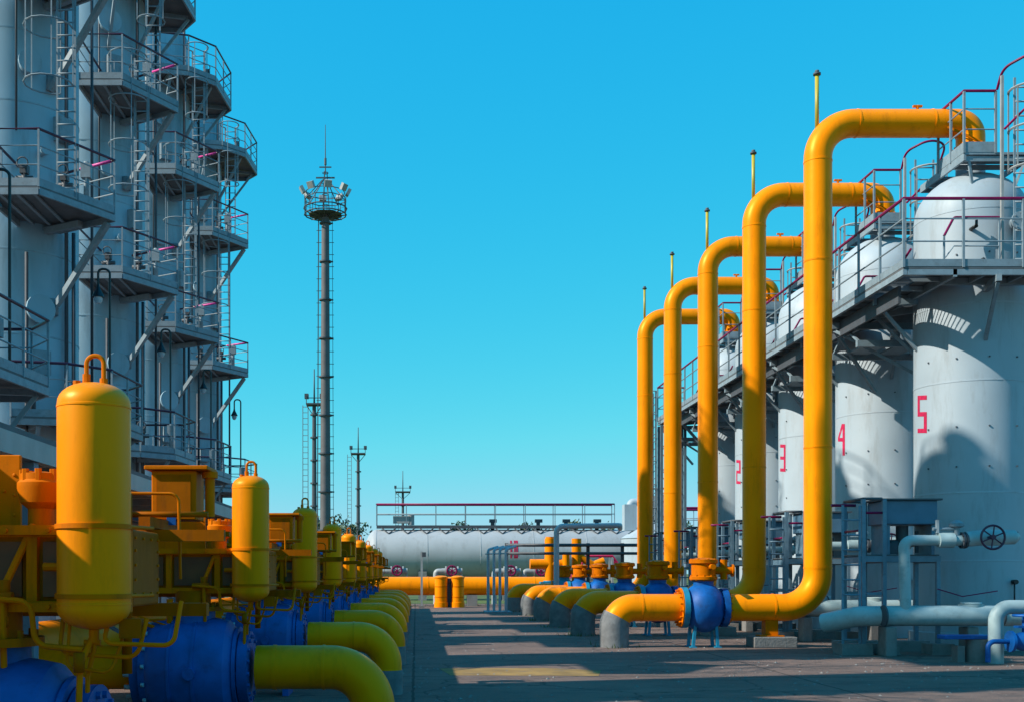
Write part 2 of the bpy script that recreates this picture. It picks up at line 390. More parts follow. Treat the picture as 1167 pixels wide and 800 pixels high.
def number_on_tank(ch, parent, theta, z, w=0.34, h=0.82, t=0.095):
    mb = MB(); R = TR+0.005
    for u0, u1, v0, v1 in glyph(ch, w, h, t):
        n = 4; vs = []
        for k in range(n+1):
            u = u0+(u1-u0)*k/n
            for v in (v0, v1):
                if ch == '4' and v1 > 0.2 and u0 < 0:      # closed, slanting left stroke of the 4
                    u = u0+(u1-u0)*k/n + (w*0.62 if v == v1 else 0)
                th = theta - u/R        # from -Y towards -X
                vs.append((-R*math.sin(th), -R*math.cos(th), z+v-0.12*u))
        mb.add(vs, [(2*k, 2*k+2, 2*k+3, 2*k+1) for k in range(n)], True)
    return mb.build('number', M['number'], parent)

def make_tank():
    t = thing('separator_tank', (TX, TY0, 0), 'x', 'tank', 'tall white separator tanks in a row')
    m = MB(); Rr = TR
    prof = [(Rr+0.10, 0.0), (Rr+0.10, 0.35), (Rr, 0.36), (Rr, 9.35)]
    for k in range(1, 11):
        a = k/10*PI/2; prof.append((Rr*math.cos(a), 9.35+1.05*math.sin(a)))
    m.lathe(prof, seg=56); m.build('shell', M['white'], t)
    m = MB()
    for z in (1.9, 3.35, 5.72, 7.35, 9.35): m.lathe([(Rr-0.01, z-0.02), (Rr+0.006, z-0.015), (Rr+0.006, z+0.015), (Rr-0.01, z+0.02)], seg=56)
    m.build('weld_seam', M['white'], t)
    m = MB()   # lifting lugs and studs
    for z in (2.5, 3.9, 4.75, 6.2, 8.4):
        for k in range(-3, 3):
            th = math.radians(8+31*k); m.box(-0.014, 0.014, -0.014, 0.014, z-0.014, z+0.014, Matrix.Rotation(-th, 3, 'Z') )
            o = len(m.v)-8
            for i in range(8):
                x, y, z_ = m.v[o+i]; m.v[o+i] = (x-(Rr+0.012)*math.sin(th), y-(Rr+0.012)*math.cos(th), z_)
    m.build('insulation_studs', M['steel_dark'], t)
    # manhole on the upper shell, facing the camera side
    mo = MB(); mo.cyl((0.42, -Rr+0.05, 9.0), (0.42, -Rr-0.12, 9.0), 0.15, 18); mo.cyl((0.42, -Rr-0.12, 9.0), (0.42, -Rr-0.17, 9.0), 0.2, 18); mo.bolts((0.42, -Rr-0.17, 9.0), 0.165, 8, 0.015, 0.05, 'y')
    mo.build('manhole', M['steel'], t)
    # small instrument stubs
    m = MB(); m.cyl((-0.5, -Rr+0.25, 8.9), (-0.5, -Rr-0.12, 8.9), 0.04, 8); m.cyl((-0.5, -Rr-0.12, 8.88), (-0.5, -Rr-0.12, 9.02), 0.03, 8)
    m.cyl((-0.35, -Rr+0.25, 8.2), (-0.35, -Rr-0.12, 8.2), 0.04, 8); m.cyl((-0.35, -Rr-0.12, 8.1), (-0.35, -Rr-0.12, 8.22), 0.035, 8)
    m.cyl((0.35, -Rr+0.1, 1.45), (0.35, -Rr-0.1, 1.45), 0.05, 8); m.cyl((0.35, -Rr-0.02, 1.45), (0.35, -Rr-0.02, 0.9), 0.018, 6); m.cyl((0.35, -Rr+0.1, 0.95), (0.35, -Rr-0.1, 0.95), 0.05, 8)
    m.build('gauge', M['black'], t)
    # top nozzle and flange
    m = MB(); m.cyl((0, 0, 10.3), (0, 0, 10.78), 0.3, 28); m.cyl((0, 0, 10.74), (0, 0, 10.82), 0.44, 28)
    m.build('nozzle', M['white'], t)
    # top platform
    p = MB(); p.prism([(-0.62, -1.0), (0.8, -1.0), (0.8, -0.42), (-0.62, -0.42)], 10.5, 10.55)
    p.prism([(-0.62, -0.42), (-0.5, -0.42), (-0.5, 1.1), (-0.62, 1.1)], 10.5, 10.55)
    p.prism([(-0.5, 0.5), (0.8, 0.5), (0.8, 1.1), (-0.5, 1.1)], 10.5, 10.55)
    for x in (-0.6, 0.78): p.bar((x, -1.0, 10.44), (x, 1.1, 10.44), 0.05, 0.12)
    for y in (-0.95, -0.45, 0.55, 1.05): p.bar((-0.6, y, 10.42), (0.78, y, 10.42), 0.05, 0.1)
    for x in (-0.5, 0.7): 
        p.bar((x, -0.95, 10.4), (x*0.7, -0.85, 9.75), 0.05)
    pl = p.build('top_platform', M['steel'], t)
    railing([(-0.62, 0.2, 10.55), (-0.62, -1.0, 10.55), (0.05, -1.0, 10.55)], 1.3, pl, 0.8, toe=0.22, mids=2, rail_r=0.032)
    # caged ladder from gallery to top platform
    lx, ly = 0.52, -1.30
    m = MB(); ladder(m, lx, ly, 8.0, 12.0, 0.45); m.build('ladder', M['steel'], t)
    m = MB(); cage(m, lx+0.05, ly-0.12, 10.05, 11.7, 0.42, -PI/2, 0.8, 1.4*PI, 0.02)
    m.bar((0.04, -1.28, 8.0), (0.04, -1.28, 12.05), 0.055)
    m.build('ladder_cage', M['galv'], t)
    m = MB(); m.tube(fillet([(0.05, -1.05, 11.85), (0.05, -1.30, 12.2), (0.45, -1.75, 12.35), (0.95, -1.55, 12.3), (1.0, -1.1, 12.0)], 0.35, 6), 0.028, 8)
    m.tube(fillet([(0.05, -1.35, 10.9), (0.45, -1.78, 11.35), (0.9, -1.6, 11.5)], 0.25, 6), 0.026, 8)
    m.build('hoop_rail', M['rail'], t)
    # support ring brackets under gallery
    m = MB()
    for th in (-40, 40, 80):
        a = math.radians(th); dx, dy = -math.sin(a+0.9), -math.cos(a+0.9)
        if True:
            L_ = 0.95 if th != 0 else 1.05
            m.bar((dx*Rr, dy*Rr, 7.62), (dx*(Rr+L_), dy*(Rr+L_), 7.62), 0.10, 0.14)
            m.bar((dx*(Rr-0.02), dy*(Rr-0.02), 6.55), (dx*(Rr+L_-0.1), dy*(Rr+L_-0.1), 7.55), 0.07)
    m.build('bracket', M['steel'], t)
    return t
tk_lab = ['nearest tall white tank marked with a red 5, at the right edge',
          'tall white tank marked with a red 4, second from the right edge',
          'tall white tank marked with a red 3, seen between the two nearest yellow riser pipes',
          'tall white tank marked with a red 2, seen between the third and second risers',
          'farthest white separator tank behind the yellow risers, past the tank marked 2']
tank0 = make_tank(); split(tank0, ('weld_seam','gauge','bracket')); tank0['label'] = tk_lab[0]
tanks = [tank0]+[dup(tank0, (TX, TY0+TK*i, 0), tk_lab[i]) for i in range(1, 5)]
for i, t in enumerate(tanks): number_on_tank('54321'[i], t, math.radians(81), 5.12)

# ------------------------------------------------------------------ gallery beside the tanks
gal = thing('elevated_gallery', (0, 0, 0), 'long raised steel gallery with magenta handrail wrapped around the white numbered tanks', 'walkway')
GX, GY0, GY1, GZ = 9.92, 23.2, 46.8, 7.86
m = MB()
m.box(GX, 10.16, GY0, GY1, GZ-0.05, GZ); m.box(10.62, 11.02, GY0, GY1, GZ-0.05, GZ)
ye = GY0
for i in range(5):
    ya, yb = TY0+TK*i-1.5, TY0+TK*i+0.7
    m.box(10.163, 10.617, ye, ya, GZ-0.05, GZ); ye = yb
    q = ya+0.05
    while q < yb: m.box(10.163, 10.617, q, q+0.008, GZ-0.035, GZ); q += 0.07
m.box(10.163, 10.617, ye, GY1, GZ-0.05, GZ)
m.box(11.024, 16.0, GY0, 23.98, GZ-0.05, GZ)
for i in range(5):
    y = TY0+TK*i; m.box(11.024, 13.6, y+1.35, min(y+3.4, GY1), GZ-0.053, GZ-0.003)
    m.prism([(11.024, y-1.35), (11.6, y-1.12), (11.024, y-0.3)], GZ-0.053, GZ-0.003)
    m.prism([(11.024, y+0.3), (11.6, y+1.12), (11.024, y+1.35)], GZ-0.053, GZ-0.003)
m.build('deck', M['deck'], gal)
m = MB()
m.box(GX-0.01, GX+0.07, GY0, GY1, GZ-0.17, GZ-0.055); m.box(10.93, 11.01, GY0, GY1, GZ-0.21, GZ-0.055)
m.box(GX+0.08, 16, GY0, GY0+0.08, GZ-0.17, GZ-0.056); m.box(11.02, 16, 23.88, 23.96, GZ-0.20, GZ-0.056)
y = GY0+0.6
while y < GY1:
    m.box(GX+0.075, 10.925, y-0.03, y+0.03, GZ-0.16, GZ-0.058); y += 0.79
x = 11.6
while x < 16: m.box(x-0.03, x+0.03, GY0+0.085, 23.875, GZ-0.17, GZ-0.058); x += 0.8
m.build('deck_beam', M['steel'], gal)
m = MB(); m.box(10.19, 10.25, GY0+0.9, GY1-0.2, GZ-0.54, GZ-0.175); m.build('hanging_beam', M['steel_dark'], gal)  # added beam, shaped to throw a shadow band onto the tanks
for i in range(5):      # braces carried by each tank, and a second lower service level
    y = TY0+TK*i+2.3; m = MB()
    m.box(GX+0.1, 13.8, y-0.06, y+0.06, GZ-0.36, GZ-0.215)
    m.bar((10.1, y, GZ-0.4), (11.7, y-1.0, 6.2), 0.07); m.bar((10.1, y, GZ-0.4), (11.6, y+1.3, 6.2), 0.07)
    m.box(10.3, 13.9, y-0.9, y-0.78, GZ-0.95, GZ-0.8); m.box(10.3, 13.9, y+0.7, y+0.82, GZ-0.95, GZ-0.8)
    for xx in (10.6, 11.4, 12.2, 13.0): m.box(xx, xx+0.55, y-0.77, y+0.69, GZ-0.85, GZ-0.81)
    for xx in (10.35, 13.5): m.bar((xx, y, GZ-0.35), (xx, y-0.84, GZ-0.82), 0.05); m.bar((xx, y, GZ-0.35), (xx, y+0.76, GZ-0.82), 0.05)
    m.build('brace', M['steel'], gal)
railing([(16, GY0, GZ), (GX, GY0, GZ), (GX, GY1, GZ), (11.0, GY1, GZ)], 1.38, gal, 1.2, toe=0.15, mids=2, r=0.026, rail_r=0.034)
for i in range(5):      # short inner stair rails up to each dome
    y = TY0+TK*i; m = MB()
    m.tube(fillet([(10.95, y-1.55, GZ+0.75), (11.25, y-1.35, GZ+1.2), (12.2, y-1.35, GZ+1.2)], 0.1, 4), 0.026, 8)
    m.tube(fillet([(10.6, y+1.4, GZ+0.35), (10.95, y+0.5, GZ+0.75), (10.98, y+0.1, GZ+0.95)], 0.1, 4), 0.026, 8)
    m.build('handrail', M['rail'], gal)
    m = MB()
    for xx in (11.45, 12.2): m.bar((xx, y-1.35, GZ), (xx, y-1.35, GZ+1.18), 0.035)
    m.tube([(11.05, y-1.4, GZ+0.35), (11.25, y-1.35, GZ+0.6), (12.2, y-1.35, GZ+0.6)], 0.014, 6)
    m.bar((10.95, y-1.55, GZ), (10.95, y-1.55, GZ+0.75), 0.035)
    m.build('inner_railing', M['steel'], gal)
# ladder tower at the far end of the gallery
m = MB()
for (x, y) in ((9.95, 46.2), (10.9, 46.2), (9.95, 46.75), (10.9, 46.75)): m.box(x-0.05, x+0.05, y-0.05, y+0.05, 0, GZ-0.22)
z = 1.0
while z < 7.3: m.bar((9.95, 46.2, z), (10.9, 46.2, z+0.9), 0.035); m.bar((10.9, 46.75, z), (9.95, 46.75, z+0.9), 0.035); m.box(10.005, 10.845, 46.17, 46.23, z-0.04, z); z += 0.95
ladder(m, 9.72, 46.5, 0.2, 9.0, 0.5, 'x'); 
m.build('support_tower', M['bluegrey'], gal)
m = MB(); cage(m, 9.60, 46.5, 2.4, 9.0, 0.4, PI, 0.9, 1.2*PI); m.build('ladder_cage', M['steel'], gal)

# ------------------------------------------------------------------ yellow riser pipes
RX, PZ, PR = 8.88, 0.875, 0.30
def make_riser():
    t = thing('riser_pipe', (RX, TY0, 0), 'x', 'pipe', 'tall yellow riser pipes bending over to the tanks')
    top = 11.55
    m = MB(); m.tube(fillet([(-4.5, 0, 0.0), (-4.5, 0, PZ), (-2.98, 0, PZ)], 0.55, 14), PR, 32)
    m.build('inlet_elbow', M['yellow'], t)
    m = MB(); m.tube(fillet([(-2.05, 0, PZ), (0, 0, PZ), (0, 0, top), (TX-RX, 0, top), (TX-RX, 0, 10.9)], 0.78, 18), PR, 36)
    m.build('pipe', M['yellow'], t)
    bend = fillet([(-4.5, 0, 0.0), (-4.5, 0, PZ), (-2.98, 0, PZ)], 0.55, 14); m = MB(); m.tube(bend[:7], PR+0.022, 32)
    m.build('ground_sleeve', M['sleeve'], t)
    m = MB()      # weld seams
    for z in (1.75, 4.4, 8.5, 10.7): m.cyl((0, 0, z-0.018), (0, 0, z+0.018), PR+0.008, 36)
    for x in (-1.0, 0.85, 2.5): 
        z = PZ if x < 0 else top
        m.cyl((x-0.018, 0, z), (x+0.018, 0, z), PR+0.008, 36)
    m.cyl((-3.92, 0, PZ), (-3.885, 0, PZ), PR+0.008, 36)
    m.build('weld_seam', M['yellow'], t)
    m = MB(); m.cyl((TX-RX, 0, 10.83), (TX-RX, 0, 10.93), 0.43, 28); m.bolts((TX-RX, 0, 10.9), 0.37, 16, 0.022, 0.2, 'z')
    m.build('top_flange', M['yellow_old'], t)
    m = MB(); m.cyl((-3.06, 0, PZ), (-2.99, 0, PZ), PR+0.14, 32); m.bolts((-3.03, 0, PZ), PR+0.085, 16, 0.026, 0.18)
    m.cyl((-2.07, 0, PZ), (-2.0, 0, PZ), PR+0.10, 32); m.bolts((-2.03, 0, PZ), PR+0.06, 16, 0.022, 0.12)
    m.build('flange', M['yellow_old'], t)
    m = MB(); m.cyl((-0.02, 0, top-0.2), (-0.02, 0, 12.62), 0.045, 10)
    v = m.build('vent_stack', M['vent_paint'], t)
    m = MB(); m.cyl((-0.02, 0, 12.62), (-0.02, 0, 12.66), 0.085, 10); m.cyl((-0.02, 0, 12.66), (-0.02, 0, 12.72), 0.05, 8); m.build('vent_cap', M['steel_dark'], v)
    m = MB(); m.cyl((2.2, 0, top+0.28), (2.2, 0, top+0.40), 0.035, 8); m.box(2.1, 2.3, -0.03, 0.03, top+0.36, top+0.40); m.build('lifting_eye', M['yellow_old'], t)
    m = MB(); m.box(-1.2, -0.92, -0.14, 0.14, 0.27, 0.63); m.box(-1.32, -0.8, -0.2, 0.2, 0.245, 0.27)
    m.build('pipe_saddle', M['yellow_old'], t)
    m = MB(); m.box(-1.5, -0.55, -0.32, 0.32, 0, 0.24); m.build('support_block', M['concrete'], t, bevel=0.02)
    # gusset on top elbow
    m = MB(); m.bar((TX-RX-0.65, -0.31, 11.35), (TX-RX+0.05, -0.42, 10.98), 0.03, 0.05); m.build('tie_bar', M['yellow_old'], t)
    return t
rl = ['nearest and tallest yellow riser pipe, beside the tank marked 5',
      'second nearest yellow riser pipe, bending over to the tank marked 4',
      'third yellow riser pipe, middle one of the five, bending over towards the tank marked 3',
      'fourth yellow riser pipe, second farthest from the viewer',
      'farthest and smallest yellow riser pipe, in front of the thin ladder tower']
r0 = make_riser(); split(r0, ('weld_seam','flange')); r0['label'] = rl[0]
for i in range(1, 5): dup(r0, (RX, TY0+TK*i, 0), rl[i])

def make_valve(name, X, body='blue'):
    t = thing(name, (X, TY0, 0), 'x', 'valve', 'blue ball valves at the foot of the riser pipes')
    m = MB(); prof = []
    for k in range(17):
        a = -1.12+2.24*k/16; prof.append((0.55*math.cos(a)**0.8, 0.40*math.sin(a)/math.sin(1.12)))
    m.lathe(prof, (0, 0, PZ), 'x', 36); m.cyl((0, 0, PZ+0.42), (0, 0, PZ+0.60), 0.22, 20)
    m.build('body', M[body], t)
    m = MB(); m.cyl((-0.50, 0, PZ), (-0.38, 0, PZ), PR+0.15, 32); m.bolts((-0.44, 0, PZ), PR+0.10, 16, 0.02, 0.16)
    for a in range(6):
        m.bar((-0.36, 0.30*math.cos(a), PZ+0.30*math.sin(a)), (-0.12, 0.5*math.cos(a), PZ+0.5*math.sin(a)), 0.05)
    m.build('inlet_flange', M['cyan'], t)
    m = MB(); m.cyl((0.38, 0, PZ), (0.50, 0, PZ), PR+0.13, 32); m.bolts((0.44, 0, PZ), PR+0.09, 16, 0.02, 0.16); m.build('outlet_flange', M[body], t)
    for x, y in ((-0.28, -0.22), (0.26, -0.22), (-0.28, 0.22), (0.26, 0.22)):
        m = MB(); m.bar((x, y, 0.02), (x*0.8, y, 0.62), 0.06, 0.09); m.box(x-0.07, x+0.07, y-0.07, y+0.07, 0.004, 0.03); m.build('leg', M['cyan'], t)
    m = MB(); m.lathe([(0.17, 0), (0.30, 0.06), (0.30, 0.12), (0.26, 0.14), (0.26, 0.40), (0.31, 0.42), (0.31, 0.50), (0.12, 0.54)], (0, 0, PZ+0.56), 'z', 24)
    m.bolts((0, 0, PZ+0.66), 0.27, 10, 0.02, 0.12, 'z'); m.bolts((0, 0, PZ+1.04), 0.27, 8, 0.03, 0.08, 'z')
    m.cyl((0.2, 0, PZ+0.82), (0.62, 0, PZ+0.82), 0.09, 14); m.cyl((0.45, 0, PZ+0.62), (0.45, 0, PZ+1.06), 0.08, 12); m.cyl((0.62, 0, PZ+0.82), (0.66, 0, PZ+0.82), 0.14, 14)
    m.cyl((0.1, -0.2, PZ+0.9), (0.1, -0.46, PZ+0.9), 0.06, 10)
    m.build('gear_operator', M['yellow_old'], t)
    return t
vl = ['largest and nearest blue ball valve with cyan feet, on the nearest riser pipe',
      'second nearest blue ball valve, on the line of the second riser', 'third blue ball valve counted from the viewer on the right',
      'fourth blue ball valve counted from the viewer on the right', 'farthest blue ball valve in the right row, just before the cyan valve',
      'cyan ball valve past the last riser, beside the short yellow stubs']
VX = RX-2.53
v0 = make_valve('ball_valve', VX); v0['label'] = vl[0]
for i in range(1, 5): dup(v0, (VX, TY0+TK*i, 0), vl[i])
v5 = dup(v0, (VX, TY0+TK*5, 0), vl[5])
for c in [x for x in bpy.data.objects if x.parent == v5 and x.name.startswith(('body', 'outlet'))]:
    c.data = c.data.copy(); c.data.materials[0] = M['cyan']
# sixth line: low yellow stub without riser
t = thing('manifold_stub', (RX, TY0+TK*5, 0), 'low yellow pipe with pale elbow and upright stubs, past the last riser', 'pipe')
m = MB(); m.tube(fillet([(-4.7, 0, 0.0), (-4.7, 0, PZ), (-2.98, 0, PZ)], 0.55, 12), PR+0.02, 24); m.build('inlet_elbow', M['yellow'], t)
m = MB(); m.cyl((-4.7, 0, 0), (-4.7, 0, 0.6), PR+0.06, 24); m.build('ground_sleeve', M['concrete'], t)
m = MB(); m.tube(fillet([(-2.05, 0, PZ), (1.2, 0, PZ), (1.2, 0, 2.2)], 0.5, 10), PR, 24); m.build('pipe', M['yellow'], t)
m = MB(); m.cyl((-3.06, 0, PZ), (-2.99, 0, PZ), PR+0.14, 24); m.cyl((-2.07, 0, PZ), (-2.0, 0, PZ), PR+0.10, 24); m.build('flange', M['yellow_old'], t)

# ------------------------------------------------------------------ service stands and white pipework beside each tank
def make_stand():
    t = thing('service_stand', (9.0, 22.95, 0), 'x', 'stand', 'blue grey service stands before the tanks')
    m = MB()
    for x in (0.0, 0.42, 1.5):
        for y in (0, 1.0): m.box(x-0.038, x+0.038, y-0.038, y+0.038, 0.22, 3.12 if x < 1 else 1.9)
    for y in (0, 1.0): m.box(-0.05, 1.55, y-0.03, y+0.03, 1.86, 1.98) ; m.box(0.055, 0.365, y-0.02, y+0.02, 1.2, 1.25)
    for x in (0, 0.42, 1.5): m.box(x-0.035, x+0.035, 0.045, 0.955, 1.84, 1.96)
    for x in (0.55, 1.45): m.box(x-0.03, x+0.03, 0.1, 0.9, 1.985, 2.62)
    m.build('frame', M['bluegrey'], t)
    m = MB(); m.box(-0.04, 1.54, 0.02, 0.98, 1.985, 2.01); m.build('deck', M['deck'], t)
    m = MB(); m.box(0.46, 1.52, 0.05, 0.95, 2.62, 3.1); m.build('tank_box', M['tray'], t, bevel=0.02)
    m = MB(); m.box(0.4, 1.6, 0.0, 1.0, 3.105, 3.14)
    m.tube([(-0.02, 0, 3.13), (0.38, 0, 3.13)], 0.03, 8); m.tube([(-0.02, 1, 3.13), (0.38, 1, 3.13)], 0.03, 8); m.tube([(0, 0, 3.13), (0, 1, 3.13)], 0.03, 8)
    m.build('rim', M['steel_dark'], t)
    m = MB(); m.tube([(-0.02, 0, 2.85), (0.38, 0, 2.85)], 0.025, 8); m.tube([(0, 0, 2.5), (0, 1, 2.5)], 0.025, 8); m.tube([(-0.5, 0.4, 3.02), (0, 0.4, 3.02)], 0.03, 8); m.build('handrail', M['rail'], t)
    m = MB(); ladder(m, -0.25, -0.02, 0.1, 3.0, 0.34); m.build('ladder', M['bluegrey'], t)
    m = MB(); m.box(-0.5, 0.12, -0.2, 0.3, 0, 0.22); m.box(0.25, 0.65, -0.2, 0.3, 0, 0.22); m.box(1.3, 1.75, -0.2, 0.3, 0, 0.22); m.box(-0.2, 1.7, 0.8, 1.2, 0, 0.22)
    m.build('footing', M['concrete'], t, bevel=0.02)
    m = MB(); m.cyl((0.95, 0.4, 2.02), (0.95, 0.4, 2.6), 0.12, 14); m.cyl((0.7, 0.4, 2.25), (1.25, 0.4, 2.25), 0.07, 12); m.cyl((1.25, 0.4, 2.05), (1.25, 0.4, 2.5), 0.04, 8); m.box(0.6, 0.78, 0.2, 0.4, 2.02, 2.25)
    m.build('regulator', M['steel_dark'], t)
    return t
def handwheel(mb, c, R, axis='y', r=0.022):
    mb.ring(c, R, r, 28, 8, axis)
    for k in range(3):
        a = PI*k/3+0.4; d = Vector((R*math.cos(a), 0, R*math.sin(a))) if axis == 'y' else Vector((R*math.cos(a), R*math.sin(a), 0)) if axis == 'z' else Vector((0, R*math.cos(a), R*math.sin(a)))
        mb.cyl(Vector(c)-d, Vector(c)+d, r*0.65, 6)
    mb.lathe([(0.05, -0.03), (0.05, 0.03)], c, axis, 10)
def make_drain():
    t = thing('drain_pipe', (8.3, 22.3, 0), 'x', 'pipe', 'pale drain pipes before the tanks')
    m = MB(); m.tube(fillet([(0, 0.9, 0.62), (0.5, 0.4, 0.78), (1.5, 0.1, 0.80), (6.5, 0.0, 0.80)], 0.5, 6), 0.2, 24)
    m.tube(fillet([(1.32, 0.1, 0.85), (1.28, 0.1, 2.28), (3.2, 0.1, 2.28)], 0.16, 8), 0.105, 18)
    m.cyl((1.95, 0.1, 2.28), (2.25, 0.1, 2.28), 0.15, 18); m.tube([(2.5, 0.1, 2.30), (2.9, 0.1, 2.34), (3.45, 0.1, 2.34), (3.55, 0.1, 2.34)], [0.15, 0.155, 0.14, 0.05], 18)
    m.build('pipe', M['paleblue'], t)
    m = MB(); m.cyl((2.46, 0.1, 2.28), (2.50, 0.1, 2.28), 0.16, 20); m.cyl((2.40, 0.1, 2.28), (2.44, 0.1, 2.28), 0.16, 20); m.bolts((2.45, 0.1, 2.28), 0.135, 8, 0.015, 0.14)
    for x in (0.85, 3.15, 4.2): m.cyl((x, 0.05, 0.8), (x+0.03, 0.05, 0.8), 0.208, 24)
    m.build('flange', M['steel_dark'], t)
    m = MB(); m.cyl((2.32, 0.1, 2.36), (2.32, 0.1, 2.55), 0.06, 12); m.lathe([(0.05, 0), (0.14, 0.03), (0.14, 0.09), (0.04, 0.16)], (2.32, 0.1, 2.52), 'z', 14); m.cyl((1.85, 0.1, 2.5), (2.35, 0.1, 2.5), 0.035, 8); m.cyl((1.95, 0.1, 2.42), (1.95, 0.1, 2.68), 0.05, 8)
    m.build('pressure_regulator', M['steel'], t)
    m = MB(); handwheel(m, (2.87, -0.22, 2.33), 0.23); m.cyl((2.87, -0.22, 2.33), (2.87, 0.1, 2.33), 0.03, 8); m.build('handwheel', M['wheel'], t)
    for x, cx in ((1.0, 0), (2.6, 0)):
        m = MB(); m.box(x-0.11, x+0.11, 0.0, 0.4, 0, 0.58); m.build('support_block', M['concrete'], t, bevel=0.02)
    m = MB(); m.cyl((2.65, 0.2, 0.9), (2.65, 0.2, 1.02), 0.24, 20); m.ring((2.65, 0.2, 1.04), 0.18, 0.025, 20, 6); m.build('hatch', M['paleblue'], t)
    m = MB(); m.tube([(2.1, 0.45, 1.32), (2.6, 0.45, 1.17), (3.3, 0.45, 1.28)], 0.012, 6); m.build('tie_rod', M['rail'], t)
    return t
sl_ = ['service stand with a blue grey box on top, before the tank marked 5', 'service stand just behind the nearest yellow riser pipe', 'service stand between the second and nearest yellow risers', 'service stand between the third and second yellow risers', 'farthest service stand on the right, near the ladder tower']
dl_ = ['pale cyan drain pipe with dark handwheel, before the tank marked 5', 'pale drain pipe behind the nearest yellow riser', 'pale drain pipe between the second and nearest yellow risers', 'pale drain pipe between the third and second yellow risers', 'farthest pale drain pipe, before the last tank']
st0 = make_stand(); split(st0, ('footing', 'handrail')); st0['label'] = sl_[0]; dr0 = make_drain(); split(dr0, ('flange',)); dr0['label'] = dl_[0]
for i in range(1, 5):
    dup(st0, (9.0, 22.95+TK*i, 0), sl_[i]); dup(dr0, (8.3, 22.3+TK*i, 0), dl_[i])
# blue hand valve at the lower right edge
t = thing('hand_valve', (10.40, 20.55, 0), 'blue hand valve on a bent pale pipe at the lower right edge', 'valve')
m = MB(); m.tube(fillet([(0.75, 0.1, 1.02), (0.1, 0.1, 1.02), (0.1, 0.1, 0.3), (0.1, 0.1, 0.0)], 0.25, 8), 0.13, 18); m.build('pipe', M['paleblue'], t)
m = MB(); m.lathe([(0.1, -0.3), (0.19, -0.29), (0.19, -0.24), (0.12, -0.22), (0.17, -0.08), (0.17, 0.08), (0.12, 0.22), (0.19, 0.24), (0.19, 0.29), (0.1, 0.3)], (0.45, -0.25, 0.42), 'x', 20)
m.cyl((0.45, -0.25, 0.5), (0.45, -0.25, 0.85), 0.06, 12); m.box(0.28, 0.62, -0.33, -0.17, 0.66, 0.70); m.tube(fillet([(0.16, -0.25, 0.42), (-0.22, -0.25, 0.42), (-0.22, -0.25, 0.05)], 0.12, 6), 0.045, 10)
m.build('body', M['blue'], t)
m = MB(); handwheel(m, (0.45, -0.25, 0.88), 0.2, 'z'); m.build('handwheel', M['blue'], t)
t = thing('pipe_pedestal', (10.08, 20.9, 0), 'round concrete pedestal topped by a blue steel plate, below the pale drain pipe', 'pedestal')
m = MB(); m.cyl((0.25, 0.1, 0), (0.25, 0.1, 0.42), 0.2, 24); m.box(-0.15, -0.02, 0.0, 0.25, 0, 0.3); m.build('base', M['concrete'], t)
m = MB(); m.box(-0.42, 0.42, -0.05, 0.25, 0.425, 0.50); m.build('plate', M['blue'], t, bevel=0.01)

